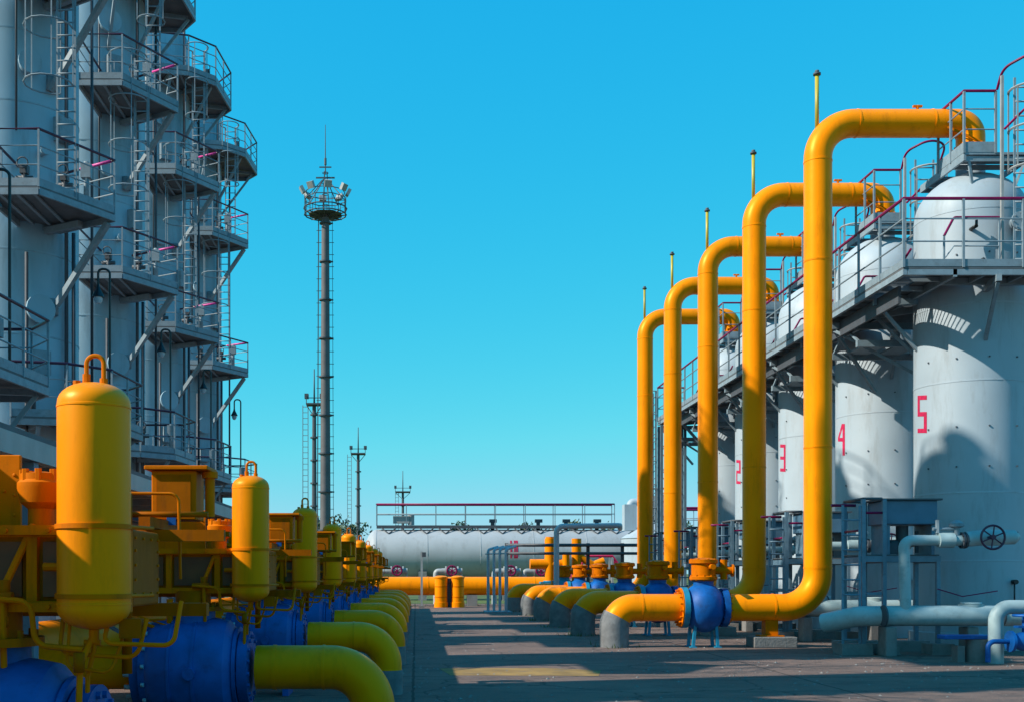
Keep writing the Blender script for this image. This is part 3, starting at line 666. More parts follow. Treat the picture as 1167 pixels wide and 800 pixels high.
# ------------------------------------------------------------------ left: process columns
CX = -10.5; CS = 0.85      # CS: size of the column row
LV = {'l1': 5.4, 'l2': 10.45, 'l3': 16.1, 'l4': 20.3}
POLY_A = [(0.6, -1.45), (0.6, -3.9), (1.9, -3.9), (3.1, -1.9), (1.45, -0.9)]
POLY_B = [(0.8, -1.38), (0.8, -2.6), (2.05, -2.3), (2.9, -1.4), (3.1, 0.9), (2.5, 1.7), (1.2, 1.7), (1.2, 1.05)]
def make_column():
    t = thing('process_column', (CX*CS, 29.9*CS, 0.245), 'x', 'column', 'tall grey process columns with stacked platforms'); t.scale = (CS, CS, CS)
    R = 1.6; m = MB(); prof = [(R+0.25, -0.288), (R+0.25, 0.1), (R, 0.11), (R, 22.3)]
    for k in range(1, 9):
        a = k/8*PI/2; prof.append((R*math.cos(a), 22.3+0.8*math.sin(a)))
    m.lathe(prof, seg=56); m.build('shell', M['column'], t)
    m = MB()
    for z in (3.2, 7.6, 9.7, 13.4, 15.2, 18.5, 21.4): m.lathe([(R-0.01, z-0.03), (R+0.012, z-0.02), (R+0.012, z+0.02), (R-0.01, z+0.03)], seg=56)
    m.build('weld_seam', M['column'], t)
    m = MB(); m.cyl((0, 0, 23.0), (0, 0, 23.9), 0.28, 20); m.cyl((0, 0, 23.9), (0, 0, 24.0), 0.42, 20); m.build('nozzle', M['column'], t)
    m = MB()   # nozzles and manholes facing the camera side
    for th, z, r in ((-38, 8.2, 0.28), (-30, 14.3, 0.22), (-42, 12.2, 0.1), (-52, 8.4, 0.08), (-30, 18.9, 0.28), (-60, 4.3, 0.2), (-45, 3.6, 0.1)):
        a = math.radians(th); d = Vector((-math.sin(a), -math.cos(a), 0)); p = d*(R-0.05)+Vector((0, 0, z))
        m.cyl(p, p+d*0.28, r, 16); m.cyl(p+d*0.28, p+d*0.36, r*1.3, 16)
    m.build('manhole', M['column'], t)
    m = MB()   # down pipes
    for x, y, z0, z1, r in ((1.75, -0.75, 0.5, 10.3, 0.05), (1.95, 0.2, 5.5, 20, 0.04)):
        m.cyl((x, y, z0), (x, y, z1), r, 8)
    for k, (th, z0, z1, r) in enumerate(((-28, 0.5, 9.6, 0.045), (-64, 0.5, 22.6, 0.05), (-20, 12.6, 20.0, 0.03))):
        a = math.radians(th); q = 1.6+r+0.1; m.cyl((-math.sin(a)*q, -math.cos(a)*q, z0), (-math.sin(a)*q, -math.cos(a)*q, z1), r, 8)
    m.build('down_pipe', M['steel_dark'], t)
    m = MB()
    for th, z in ((-40, 6.9), (-62, 12.9), (-36, 17.6), (-55, 3.0)):
        a = math.radians(th); d = Vector((-math.sin(a), -math.cos(a), 0)); p = d*1.7+Vector((0, 0, z))
        m.box(p.x-0.22, p.x+0.22, p.y-0.12, p.y+0.12, z-0.3, z+0.3, Matrix.Rotation(-a, 3, 'Z'))
    m.build('cabinet_box', M['steel'], t)
    for key, poly, br in (('l1', POLY_B, 0), ('l2', POLY_A, 1), ('l3', POLY_A, 1), ('l4', POLY_B, 0)):
        z = LV[key]; m = MB(); m.prism(poly, z-0.05, z); pl = m.build('platform', M['deck'], t)
        m = MB(); n = len(poly); e3 = []
        for k in range(n):
            p, q = poly[k], poly[(k+1) % n]; m.bar((*p, z-0.13), (*q, z-0.13), 0.06, 0.15)
        for x in (0.9, 1.3, 1.7):
            ya = -3.8 if br else -2.3; m.box(x-0.04, x+0.04, ya, -1.0, z-0.10, z-0.055)
        if br:
            for s_ in (1,):
                m.bar((s_*2.2, -1.7, z-0.2), (s_*1.0, -1.0, z-0.2), 0.14, 0.16)
                m.bar((s_*2.95, -1.95, z-0.25), (s_*1.28, -1.1, z-2.3), 0.13); m.cyl((s_*1.28, -1.0, z-2.3), (s_*1.3, -1.0, z-1.9), 0.16, 10)
        else:
            for xx, yy in ((2.9, 0.8), (2.7, -1.3), (1.4, -2.4)):
                d = Vector((xx, yy, 0)).normalized(); m.bar((xx, yy, z-0.2), (d.x*1.6, d.y*1.6, z-2.2), 0.09); m.bar((xx, yy, z-0.16), (d.x*1.6, d.y*1.6, z-0.16), 0.09, 0.12)
        m.build('bracket', M['steel'], pl)
        if br: path = [(*p, z) for p in poly]
        else: path = [(*p, z) for p in poly]
        railing(path, 1.3, pl, 1.25, closed=False, toe=0.18, mids=2, r=0.024, rail_r=0.034, rail_mat='wheel')  # shade of the magenta rails put into a darker colour
        if br:      # sunlit stretch of the return rail, put into a pink colour
            m = MB(); m.tube([Vector((3.0, -1.84, z+1.3)), Vector((2.1, -1.3, z+1.3))], 0.040, 8); m.build('rail_wrap', M['pink'], pl)
    for (lx, ly, z0, z1, an) in ((2.25, -3.0, 10.5, 17.1, PI), (2.3, -1.7, 16.1, 21.3, -0.8)):
        m = MB(); ladder(m, lx, ly, z0, z1, 0.42, 'y'); ld = m.build('ladder', M['steel'], t)
        m = MB(); cage(m, lx-0.38 if an == PI else lx, ly-(0.12 if an == PI else 0.3), z0+2.6, z1, 0.56 if an == PI else 0.42, -2.4 if an == PI else -PI/2, 1.35, 1.6*PI, 0.017)
        m.build('ladder_cage', M['steel'], ld)
    m = MB()   # valve and instrument clutter under and on the platforms
    for (x, y, z) in ((1.9, -1.4, 5.45), (1.2, -2.2, 5.45), (2.0, -2.3, 10.5), (1.2, -2.8, 10.5), (1.9, -2.4, 16.15), (2.4, -0.4, 20.35)):
        m.cyl((x, y, z), (x, y, z+0.75), 0.07, 8); m.cyl((x-0.2, y, z+0.5), (x+0.2, y, z+0.5), 0.06, 8); m.ring((x, y-0.15, z+0.82), 0.13, 0.018, 12, 5, 'y'); m.box(x-0.09, x+0.09, y-0.09, y+0.09, z+0.6, z+0.8)
    m.build('instrument', M['steel_dark'], t)
    m = MB()
    for (x, y, z, h) in ((2.5, -2.2, 10.5, 1.1), (2.3, -2.5, 16.1, 1.1), (2.7, -0.9, 5.4, 1.0)):
        m.cyl((x, y, z), (x, y, z+h), 0.07, 8); m.box(x-0.12, x+0.12, y-0.1, y+0.1, z+h-0.4, z+h-0.05)
    m.build('junction_post', M['steel'], t)
    return t
cl = {-3: None, -2: None, -1: 'grey process column just off the left edge, only its platforms and shadow reaching into view',
      0: 'nearest visible grey process column at the far left edge', 1: 'second grey process column from the left, its cage ladder rising behind the first',
      2: 'third grey process column from the left', 3: 'farthest grey process column, its platforms outlined against the sky'}
col0 = make_column(); split(col0, ('weld_seam','manhole','cabinet_box','down_pipe','instrument','junction_post')); col0['label'] = cl[0]
ypos = {-3: 7.6, -2: 15.1, -1: 22.05, 1: 37.3, 2: 44.7, 3: 52.1}
for j, y in ypos.items():
    c = dup(col0, (CX*CS, y*CS, 0.245), cl[j] or 'grey process column outside the left edge, seen only by its shadow on the road')
    cl[j] = cl[j]
def make_lamp():
    t = thing('gooseneck_lamp', ((CX+2.45)*CS, 30.0*CS, 0.245+CS*LV['l1']), 'x', 'lamp', 'gooseneck lamps on the column platforms'); t.scale = (CS, CS, CS)
    m = MB(); m.tube(fillet([(0, 0, 0), (0, 0, 4.2), (-0.28, -0.1, 4.2), (-0.28, -0.1, 3.75)], 0.13, 8), 0.032, 8); m.box(-0.1, 0.1, -0.1, 0.1, 0, 0.04); m.build('pole', M['black'], t)
    m = MB(); m.lathe([(0.03, 0.0), (0.05, -0.1), (0.15, -0.30), (0.16, -0.33), (0.13, -0.33)], (-0.28, -0.1, 3.78), 'z', 16); m.build('lamp_shade', M['black'], t)
    m = MB(); m.lathe([(0.11, -0.33), (0.11, -0.42), (0.06, -0.5), (0.01, -0.52)], (-0.28, -0.1, 3.78), 'z', 14); m.build('globe', M['lens'], t)
    return t
lmp = make_lamp(); lmp['label'] = 'black gooseneck lamp on the platform of the nearest visible column'
for y, lab in ((22.6, 'black gooseneck lamp pole at the very left edge of the picture'), (37.4, 'black gooseneck lamp on the platform of the second column'),
               (44.8, 'black gooseneck lamp on the platform of the third column'), (52.4, 'black gooseneck lamp standing clear against the sky right of the farthest column')):
    dup(lmp, ((CX+2.45)*CS, y*CS, 0.245+CS*LV['l1']), lab)

# low catwalk along the columns
cw = thing('catwalk', (-2.62, 2.0, 0), 'low steel catwalk on legs running between the yellow valves and the grey columns', 'walkway')
m = MB(); m.box(-3.0, 0, 0, 50, 2.55, 2.585); m.build('deck', M['deck'], cw)  # deck set close and widened to shade the valve row
m = MB(); m.box(-0.06, 0.012, 0, 50, 2.40, 2.545); m.box(-3.01, -2.94, 0, 50, 2.40, 2.545)
y = 0.6
while y < 50: m.box(-2.935, -0.065, y-0.03, y+0.03, 2.43, 2.54); y += 1.2
m.build('deck_beam', M['galv'], cw)
for k in range(10):
    y = 0.9+5.0*k; m = MB()
    for x in (-0.06, -2.96): m.box(x-0.05, x+0.05, y-0.05, y+0.05, 0, 2.395)
    m.bar((-0.06, y, 0.6), (-2.96, y, 2.2), 0.04); m.box(-2.9, -0.12, y-0.03, y+0.03, 2.05, 2.12)
    m.build('leg', M['bluegrey'], cw)
m = MB(); m.cyl((-0.75, 0, 2.30), (-0.75, 50, 2.30), 0.045, 12); m.cyl((-1.2, 0, 2.33), (-1.2, 50, 2.33), 0.03, 10); m.build('service_pipe', M['bluepipe'], cw)

# ------------------------------------------------------------------ left: yellow valve units
UY0, UK = 5.4, 5.0
LZ, LR = 0.775, 0.20
def make_line():
    t = thing('outlet_pipe', (0, UY0, 0), 'x', 'pipe', 'yellow elbow pipes dipping into the ground on the left')
    m = MB(); m.tube(fillet([(-1.45, 0, LZ), (-0.39, 0, LZ), (-0.39, 0, 0.0)], 0.44, 16), LR, 32); m.build('elbow', M['yellow'], t)
    m = MB(); m.cyl((-4.0, 0, LZ), (-2.55, 0, LZ), LR, 28); m.cyl((-2.9, 0, 0.12), (-2.9, 0, LZ), 0.1, 12); m.box(-3.15, -2.65, -0.2, 0.2, 0, 0.12); m.build('inlet_pipe', M['yellow'], t)
    m = MB(); m.cyl((-0.39, 0, 0), (-0.39, 0, 0.33), LR+0.012, 28); m.build('ground_sleeve', M['sleeve'], t)
    m = MB(); m.cyl((-1.3, 0, LZ), (-1.27, 0, LZ), LR+0.006, 32); m.cyl((-0.85, 0, LZ), (-0.825, 0, LZ), LR+0.006, 32); m.build('weld_seam', M['yellow'], t)
    return t
def make_unit():
    t = thing('actuated_valve', (-2.03, UY0, 0), 'x', 'valve', 'blue valves with yellow actuators in the left row')
    m = MB(); m.lathe([(0.30, -0.43), (0.37, -0.40), (0.44, -0.30), (0.455, -0.1), (0.455, 0.2), (0.43, 0.33), (0.33, 0.42), (0.30, 0.43)], (0, 0, LZ), 'x', 40)
    m.cyl((0, 0, LZ+0.38), (0, 0, LZ+0.52), 0.2, 20); m.cyl((0.05, -0.42, LZ-0.02), (0.05, -0.50, LZ-0.02), 0.055, 12)
    m.lathe([(0.44, 0.05), (0.466, 0.055), (0.466, 0.08), (0.44, 0.085)], (0, 0, LZ), 'x', 40); m.lathe([(0.44, -0.16), (0.466, -0.155), (0.466, -0.13), (0.44, -0.125)], (0, 0, LZ), 'x', 40)
    m.build('body', M['blue'], t)
    m = MB(); m.cyl((-0.50, 0, LZ), (-0.425, 0, LZ), 0.36, 32); m.cyl((-0.415, 0, LZ), (-0.35, 0, LZ), 0.40, 32); m.build('flange', M['blue'], t)
    m = MB(); m.bolts((-0.47, 0, LZ), 0.31, 16, 0.024, 0.18); m.bolts((-0.37, 0, LZ), 0.415, 16, 0.02, 0.03, a0=0.3); m.build('flange_bolt', M['chip'], t)
    m = MB(); m.cyl((0.44, 0, LZ), (0.53, 0, LZ), 0.33, 32); m.cyl((0.40, 0, LZ), (0.43, 0, LZ), 0.37, 32); m.bolts((0.48, 0, LZ), 0.285, 16, 0.02, 0.14); m.build('flange', M['blue'], t)
    for x in (-0.3, 0.3):
        m = MB(); m.box(x-0.04, x+0.04, -0.28, 0.28, 0.0, 0.5); m.build('leg', M['blue'], t)
    # yoke and actuator housing
    m = MB(); m.cyl((0, 0, 1.28), (0, 0, 1.47), 0.16, 20); m.cyl((0, 0, 1.29), (0, 0, 1.33), 0.26, 20); m.bolts((0, 0, 1.33), 0.22, 10, 0.016, 0.07, 'z')
    m.build('yoke', M['ochre'], t)
    a_ = MB(); a_.box(-1.1, 0.69, 0.0, 0.55, 1.47, 1.84)
    ah = a_.build('actuator_housing', M['ochre'], t, bevel=0.012)
    m = MB()
    for x in (-1.1, -0.66, -0.22, 0.22, 0.66): m.box(x-0.02, x+0.03, -0.045, -0.003, 1.45, 1.85)
    for z in (1.45, 1.80): m.box(-1.12, 0.69, -0.05, -0.046, z, z+0.05) 
    for z in (1.45, 1.81): m.box(-1.12, 0.70, -0.09, -0.051, z, z+0.045)
    m.build('housing_frame', M['yellow_old'], t)
    m = MB()
    for x in (-0.44, 0.0, 0.44): m.box(x-0.17, x+0.17, -0.02, -0.003, 1.52, 1.78)
    m.build('cover_plate', M['brown'], t)
    m = MB(); m.lathe([(0.065, 0.0), (0.065, 0.10), (0.10, 0.13), (0.115, 0.2), (0.115, 0.225), (0.10, 0.24), (0.10, 0.27), (0.03, 0.28)], (0.22, 0.12, 1.84), 'z', 20); m.bolts((0.22, 0.12, 2.10), 0.09, 8, 0.017, 0.06, 'z')
    m.lathe([(0.06, 0.0), (0.06, 0.14), (0.09, 0.16), (0.09, 0.2), (0.02, 0.21)], (-0.55, 0.2, 1.84), 'z', 16)
    m.build('bonnet', M['yellow_old'], t)
    m = MB(); m.box(-0.55, 0.06, 0.28, 0.31, 1.85, 2.22); m.bolts((-0.02, 0.28, 2.04), 0.0, 1, 0.01, 0.02, 'y')
    for z in (1.92, 2.02, 2.12): m.cyl((0.03, 0.275, z), (0.03, 0.285, z), 0.01, 6)
    m.build('side_plate', M['yellow_old'], t, bevel=0.01)
    # instrument tubing
    m = MB(); r = 0.011
    m.tube(fillet([(0.22, -0.0, 1.86), (0.12, -0.12, 1.56), (0.12, -0.12, 1.0)], 0.06, 5), 0.018, 8)
    m.tube(fillet([(0.02, -0.16, 1.52), (0.26, -0.16, 1.50), (0.28, -0.16, 1.30), (0.5, -0.16, 1.28)], 0.07, 6), 0.014, 8)
    m.tube(fillet([(0.12, -0.14, 1.5), (0.14, -0.16, 1.12), (-0.1, -0.2, 1.08), (-0.4, -0.2, 1.18)], 0.09, 6), 0.016, 8)
    m.tube(fillet([(0.38, -0.05, 1.46), (0.38, -0.12, 1.26), (0.74, -0.12, 1.24), (0.78, -0.1, 1.42)], 0.06, 6), r, 8)
    m.tube(fillet([(0.60, -0.05, 1.46), (0.60, -0.18, 1.31), (0.92, -0.18, 1.30), (0.94, -0.1, 1.5)], 0.05, 6), r, 8)
    m.tube(fillet([(0.54, -0.1, 1.36), (0.50, -0.2, 1.22), (0.50, -0.24, 0.9)], 0.06, 6), 0.015, 8)
    m.tube(fillet([(-0.9, -0.1, 1.64), (-0.9, -0.2, 1.2), (-0.2, -0.25, 1.22)], 0.1, 6), r, 8)
    m.tube([(0.3, -0.1, 1.66), (0.45, -0.1, 1.66)], 0.02, 8)
    m.build('tubing', M['yellow_old'], t)
    m = MB(); m.cyl((0.12, -0.12, 1.5), (0.12, -0.12, 1.60), 0.032, 10); m.cyl((0.02, -0.14, 1.52), (0.17, -0.14, 1.52), 0.026, 10); m.cyl((0.12, -0.12, 1.38), (0.12, -0.12, 1.43), 0.026, 8)
    m.cyl((0.50, -0.22, 1.18), (0.50, -0.22, 1.27), 0.026, 8); m.box(0.66, 0.76, -0.14, -0.08, 1.33, 1.42)
    m.cyl((0.12, -0.12, 1.0), (0.12, -0.12, 1.1), 0.03, 8)
    m.build('fitting', M['ochre'], t)
    m = MB()
    for x in (-0.98, -0.8, -0.56, -0.32, -0.12, 0.12, 0.32, 0.56):
        for z in (1.475, 1.83): m.cyl((x, -0.09, z), (x, -0.105, z), 0.011, 6)
    for z in (1.53, 1.60, 1.67, 1.74, 1.80):
        for y in (0.04, 0.51) if 1.55 < z < 1.78 else (0.04, 0.2, 0.36, 0.51): m.cyl((0.69, y, z), (0.699, y, z), 0.008, 6)
    tag(m.build('housing_bolts', M['yellow_old'], t), kind='stuff')
    m = MB(); m.cyl((-0.35, -0.12, 1.40), (-0.35, -0.20, 1.40), 0.045, 14); m.cyl((-0.35, -0.10, 1.40), (-0.35, -0.12, 1.40), 0.012, 6); m.cyl((-0.35, -0.11, 1.28), (-0.35, -0.11, 1.40), 0.010, 6)
    m.build('pressure_gauge', M['steel'], t)
    m = MB(); m.cyl((-0.18, -0.16, 1.18), (-0.18, -0.16, 1.40), 0.03, 10); m.cyl((-0.18, -0.16, 1.29), (-0.04, -0.16, 1.29), 0.018, 8); m.ring((-0.04, -0.16, 1.29), 0.05, 0.008, 14, 5, 'x'); m.build('needle_valve', M['yellow_old'], t)
    m = MB(); r = 0.0085
    m.tube(fillet([(0.42, -0.08, 1.46), (0.42, -0.14, 1.20), (0.62, -0.14, 1.17), (0.66, -0.1, 1.30), (0.66, 0.0, 1.47)], 0.05, 6), r, 8)
    m.tube(fillet([(-0.62, -0.08, 1.6), (-0.62, -0.2, 1.30), (-0.18, -0.2, 1.16), (-0.05, -0.35, 1.02)], 0.08, 6), r, 8)
    m.tube(fillet([(0.2, 0.6, 1.95), (0.2, 0.7, 2.06), (0.75, 0.75, 2.06), (0.75, 0.8, 1.6)], 0.05, 5), r, 8)
    m.build('control_line', M['yellow_old'], t)
    m = MB(); m.lathe([(0.07, 0), (0.07, 0.12), (0.11, 0.14), (0.11, 0.18), (0.05, 0.22)], (0.35, 0.72, 1.84), 'z', 16); m.cyl((-0.3, 0.7, 1.72), (-0.3, 0.7, 2.02), 0.07, 14); m.cyl((-0.3, 0.7, 2.0), (-0.3, 0.7, 2.03), 0.10, 14)
    m.build('pilot_valve', M['yellow_old'], t)
    m = MB(); m.box(0.0, 1.02, 0.60, 0.65, 1.80, 1.86); m.box(-0.9, 0.9, 0.75, 0.83, 1.40, 1.47)
    for x in (0.5,): m.cyl((x, 0.64, 1.1), (x, 0.64, 2.05), 0.028, 10)
    m.cyl((0.0, 0.9, 1.55), (0.0, 0.9, 1.95), 0.05, 10); m.cyl((0.35, 0.85, 1.84), (0.95, 0.85, 1.84), 0.022, 8); m.cyl((0.3, 0.8, 1.95), (0.9, 0.8, 1.95), 0.016, 8)
    m.build('support_bar', M['ochre'], t)
    return t
def make_bottle():
    t = thing('gas_accumulator', (-1.49, UY0-0.12, 0), 'x', 'accumulator', 'yellow upright accumulator bottles in the left row')
    R = 0.166; prof = []
    for k in range(9):
        a = -PI/2+k/8*PI/2; prof.append((R*math.cos(a), 1.47+0.10*math.sin(a)))
    for k in range(9):
        a = k/8*PI/2; prof.append((R*math.cos(a)**0.85 if k < 8 else 0.001, 2.41+0.10*math.sin(a)))
    m = MB(); m.lathe(prof, seg=48); m.build('body', M['yellow'], t)
    m = MB()
    for z in (2.395, 1.49): m.lathe([(R-0.004, z-0.008), (R+0.0025, z-0.004), (R+0.0025, z+0.004), (R-0.004, z+0.008)], seg=48)
    m.build('weld_seam', M['yellow'], t)
    m = MB(); m.tube(fillet([(-0.035, -0.0, 2.49), (-0.035, 0, 2.635), (0.045, 0, 2.635), (0.045, 0, 2.49)], 0.038, 8), 0.011, 10)
    m.cyl((-0.035, 0, 2.50), (-0.035, 0, 2.55), 0.019, 10); m.cyl((0.045, 0, 2.50), (0.045, 0, 2.53), 0.019, 10); m.cyl((-0.08, 0, 2.49), (-0.08, 0, 2.52), 0.018, 8); m.build('lifting_loop', M['yellow_old'], t)
    for z in (1.845, 1.525):
        m = MB(); m.lathe([(R, z-0.011), (R+0.009, z-0.011), (R+0.009, z+0.011), (R, z+0.011)], seg=48)
        m.bar((-R-0.02, 0.05, z), (-R-0.02, 0.22, z), 0.02, 0.03); m.cyl((R-0.01, -0.04, z), (R+0.06, 0.2, z), 0.009, 8)
        m.bar((0.0, R-0.01, z), (0.0, 0.2, z), 0.10, 0.05); m.build('clamp_band', M['yellow_old'], t)
    m = MB(); m.tube(fillet([(0, 0, 1.38), (0, 0, 1.28), (-0.03, 0, 1.15), (-0.03, 0.0, 0.80)], 0.04, 5), 0.012, 8); m.cyl((0, 0, 1.31), (0, 0, 1.37), 0.024, 10); m.cyl((-0.045, 0, 1.31), (0.03, 0, 1.31), 0.014, 8); m.build('drain_tube', M['yellow_old'], t)
    return t
def make_cabinet():
    t = thing('control_cabinet', (-1.36, UY0+1.1, 0), 'x', 'cabinet', 'ochre control cabinets in the left row')
    m = MB(); m.box(-0.12, 0.13, -0.12, 0.12, 1.93, 2.205); m.build('body', M['yellow_old'], t, bevel=0.008)
    m = MB(); m.box(-0.155, 0.20, -0.15, 0.15, 2.208, 2.232); m.build('lid', M['yellow_old'], t, bevel=0.005)
    m = MB(); m.cyl((0.19, -0.02, 1.95), (0.19, -0.02, 2.20), 0.028, 14); m.cyl((0.19, -0.02, 2.17), (0.19, -0.02, 2.205), 0.045, 14); m.build('conduit', M['yellow_old'], t)
    m = MB(); m.box(-0.09, 0.10, -0.126, -0.122, 1.96, 2.18); m.build('door', M['ochre'], t)
    m = MB(); m.box(-0.08, -0.02, -0.58, 0.1, 1.87, 1.925); m.box(-0.16, 0.30, -0.03, 0.03, 1.84, 1.868); m.build('mounting_arm', M['ochre'], t)
    m = MB(); m.box(-0.03, 0.02, -0.14, -0.127, 1.90, 1.945); m.build('latch', M['blue'], t)
    return t
ords = ['nearest', 'second', 'third', 'fourth', 'fifth', 'sixth', 'seventh', 'eighth', 'farthest']
ln, un, bo, ca = make_line(), make_unit(), make_bottle(), make_cabinet()
split(ln, ('weld_seam',)); split(un, ('bonnet', 'tubing', 'control_line', 'pilot_valve', 'fitting', 'cover_plate', 'support_bar')); split(bo, ('weld_seam',))
bl_ = ['largest yellow accumulator bottle, at the left edge, with a U-shaped lifting loop',
       'second yellow accumulator bottle from the left, below the platforms\' right edge', 'third yellow accumulator bottle from the left, nearest to the foot of the tallest mast']
for i, o in enumerate(ords):
    fl = lambda s: s
    L1 = f'yellow elbow pipe, {o} from the viewer in the left row' if i else 'nearest yellow elbow pipe of the left row, at the bottom left corner'
    L2 = f'blue valve with ochre actuator, {o} from the viewer in the left row' if i else 'nearest blue valve with ochre actuator, cut by the bottom left corner'
    L3 = bl_[i] if i < 3 else f'small yellow accumulator bottle, {o} from the viewer in the left row'
    L4 = f'ochre control cabinet with overhanging lid, {o} from the viewer in the left row'
    y = UY0+UK*i
    if i == 0:
        ln['label'], un['label'], bo['label'], ca['label'] = L1, L2, L3, L4
    else:
        dup(ln, (0, y, 0), L1); dup(un, (-2.03, y, 0), L2); dup(bo, (-1.49, y-0.12, 0), L3)
        dup(ca, (-1.36, y+1.1, 0), L4)
m = MB(); m.cyl((-4.1, 1.5, LZ), (-4.1, 57.0, LZ), 0.33, 28)
tag(m.build('header_pipe', M['yellow']), 'long yellow header pipe running away behind the blue valves of the left row', 'pipe')

# ------------------------------------------------------------------ far yard
HY = 57.0
t = thing('cross_header', (0, HY, 0), 'thick yellow pipe lying across the far end of the road', 'pipe')
m = MB(); m.cyl((-3.0, 0, 1.0), (7.0, 0, 1.0), 0.46, 32); m.build('pipe', M['yellow'], t)
m = MB()
for x in (-1.9, 0.6, 3.6, 5.9): m.cyl((x-0.03, 0, 1.0), (x+0.03, 0, 1.0), 0.475, 32)
m.build('weld_seam', M['yellow'], t)
m = MB(); m.cyl((-3.1, 0, 1.0), (-3.0, 0, 1.0), 0.56, 28); m.bolts((-3.1, 0, 1.0), 0.5, 12, 0.04, 0.2); m.build('flange', M['yellow_old'], t)
for x in (-1.8, 2.8, 6.4):
    m = MB(); m.box(x-0.25, x+0.25, -0.4, 0.4, 0, 0.56); m.build('support_block', M['concrete'], t)
def bollard(x, lab):
    t = thing('bollard', (x, 54.6, 0), lab, 'bollard', 'two stout yellow bollards before the cross pipe')
    m = MB(); m.lathe([(0.33, 0), (0.33, 0.25), (0.30, 0.26), (0.30, 1.38), (0.33, 1.40), (0.33, 1.46), (0.2, 1.52), (0.0, 1.53)], seg=24); m.build('post', M['yellow'], t)
    m = MB()
    for z in (0.5, 1.0): m.lathe([(0.31, z-0.02), (0.31, z+0.02)], seg=24)
    m.build('band', M['yellow_old'], t)
bollard(1.20, 'left one of the two stout yellow posts before the cross pipe'); bollard(2.0, 'right one of the two stout yellow posts before the cross pipe')
t = thing('pump', (1.6, 54.9, 0), 'dark pump standing between the two stout yellow posts', 'pump')
m = MB(); m.box(-0.2, 0.2, -0.2, 0.2, 0, 1.1); m.cyl((0, 0, 1.1), (0, 0, 1.4), 0.14, 12); m.box(-0.28, 0.28, -0.25, 0.25, 0, 0.1); m.build('body', M['steel_dark'], t, bevel=0.03)
t = thing('marker_post', (0.27, 53.5, 0), 'thin pale post before the left half of the cross pipe', 'post')
m = MB(); m.box(-0.05, 0.05, -0.05, 0.05, 0, 2.65); m.build('post', M['galv'], t)
m = MB(); m.box(-0.13, 0.13, -0.13, 0.13, 0, 0.12); m.build('foot', M['concrete'], t)
m = MB(); m.box(0.02, 0.20, -0.08, 0.05, 2.4, 2.62); m.build('junction_box', M['steel_dark'], t)

# horizontal storage tank
SY = 70.0
t = thing('storage_tank', (5.9, SY, 0), 'long horizontal grey storage tank numbered 10, with a railed walkway on top', 'tank')
R = 1.48; prof = []
for k in range(9):
    a = -PI/2+k/8*PI/2; prof.append((R*math.cos(a), -8.3+0.75*math.sin(a)))
for k in range(9):
    a = k/8*PI/2; prof.append((R*math.cos(a), 8.3+0.75*math.sin(a)))
m = MB(); m.lathe(prof, (0, 0, 2.84), 'x', 48); m.build('shell', M['tankgrey'], t)
m = MB()
for x in (-8.3, -5.2, -2.0, 1.2, 4.4, 8.3): m.lathe([(R-0.01, x-0.03), (R+0.012, x-0.02), (R+0.012, x+0.02), (R-0.01, x+0.03)], (0, 0, 2.84), 'x', 48)
m.build('weld_seam', M['tankgrey'], t)
m = MB()
for x in (-5.5, -0.4, 4.8): m.box(x-0.25, x+0.25, -1.2, 1.2, 0, 1.75)
m.build('saddle', M['concrete'], t)
m = MB(); m.box(-8.3, 6.2, -0.5, 0.5, 4.50, 4.55)
for k in range(13):
    x = -8.1+k*1.15; m.bar((x, -0.45, 4.5), (x+0.55, -0.9, 4.03), 0.06); m.bar((x+1.1, -0.45, 4.5), (x+0.55, -0.9, 4.03), 0.06)
m.box(-8.3, 6.2, -0.56, -0.50, 4.36, 4.56)
w_ = m.build('walkway', M['steel_dark'], t)
railing([(-8.3, -0.5, 4.55), (6.2, -0.5, 4.55)], 1.3, w_, 1.85, toe=0, mids=1, rail_r=0.05, r=0.04)
railing([(6.2, 0.5, 4.55), (-8.3, 0.5, 4.55), (-8.3, -0.4, 4.55)], 1.3, w_, 1.85, toe=0, mids=1, rail_r=0.05, r=0.04)
m = MB(); m.box(-7.3, -6.3, -0.2, 0.3, 4.7, 5.15); m.cyl((-6.2, 0, 4.6), (-6.2, 0, 5.2), 0.2, 12); m.build('valve_box', M['galv'], t)
m = MB()
for x in (-1.2, 1.6, 3.3, 5.2): m.cyl((x, 0, 4.3), (x, 0, 4.95), 0.12, 10); m.box(x-0.2, x+0.25, -0.15, 0.15, 4.75, 4.95)
m.build('top_valve', M['steel_dark'], t)
m = MB()
for j, ch in enumerate('10'):
    for u0, u1, v0, v1 in glyph(ch, 0.24, 1.1, 0.10):
        u0 += -3.05+j*0.36; u1 += -3.05+j*0.36
        n = 4; vs = []
        for k in range(n+1):
            v = v0+(v1-v0)*k/n; th = (v+0.25)/R
            for u in (u0, u1): vs.append((u+2.8, -(R+0.016)*math.cos(th), 2.84+(R+0.016)*math.sin(th)))
        m.add(vs, [(2*k, 2*k+1, 2*k+3, 2*k+2) for k in range(n)], True)
m.build('number', M['number'], t)
m = MB()
for x in (-6.2, -3.6, -1.6, 1.4, 3.0):
    m.cyl((x, -0.3, 1.5), (x, -0.3, 0.8), 0.14, 10); m.box(x-0.22, x+0.22, -0.5, -0.1, 1.0, 1.3)
m.tube([(-7.0, -1.0, 0.85), (7.0, -1.0, 0.85)], 0.09, 8)
m.build('drain_pipe', M['steel'], t)

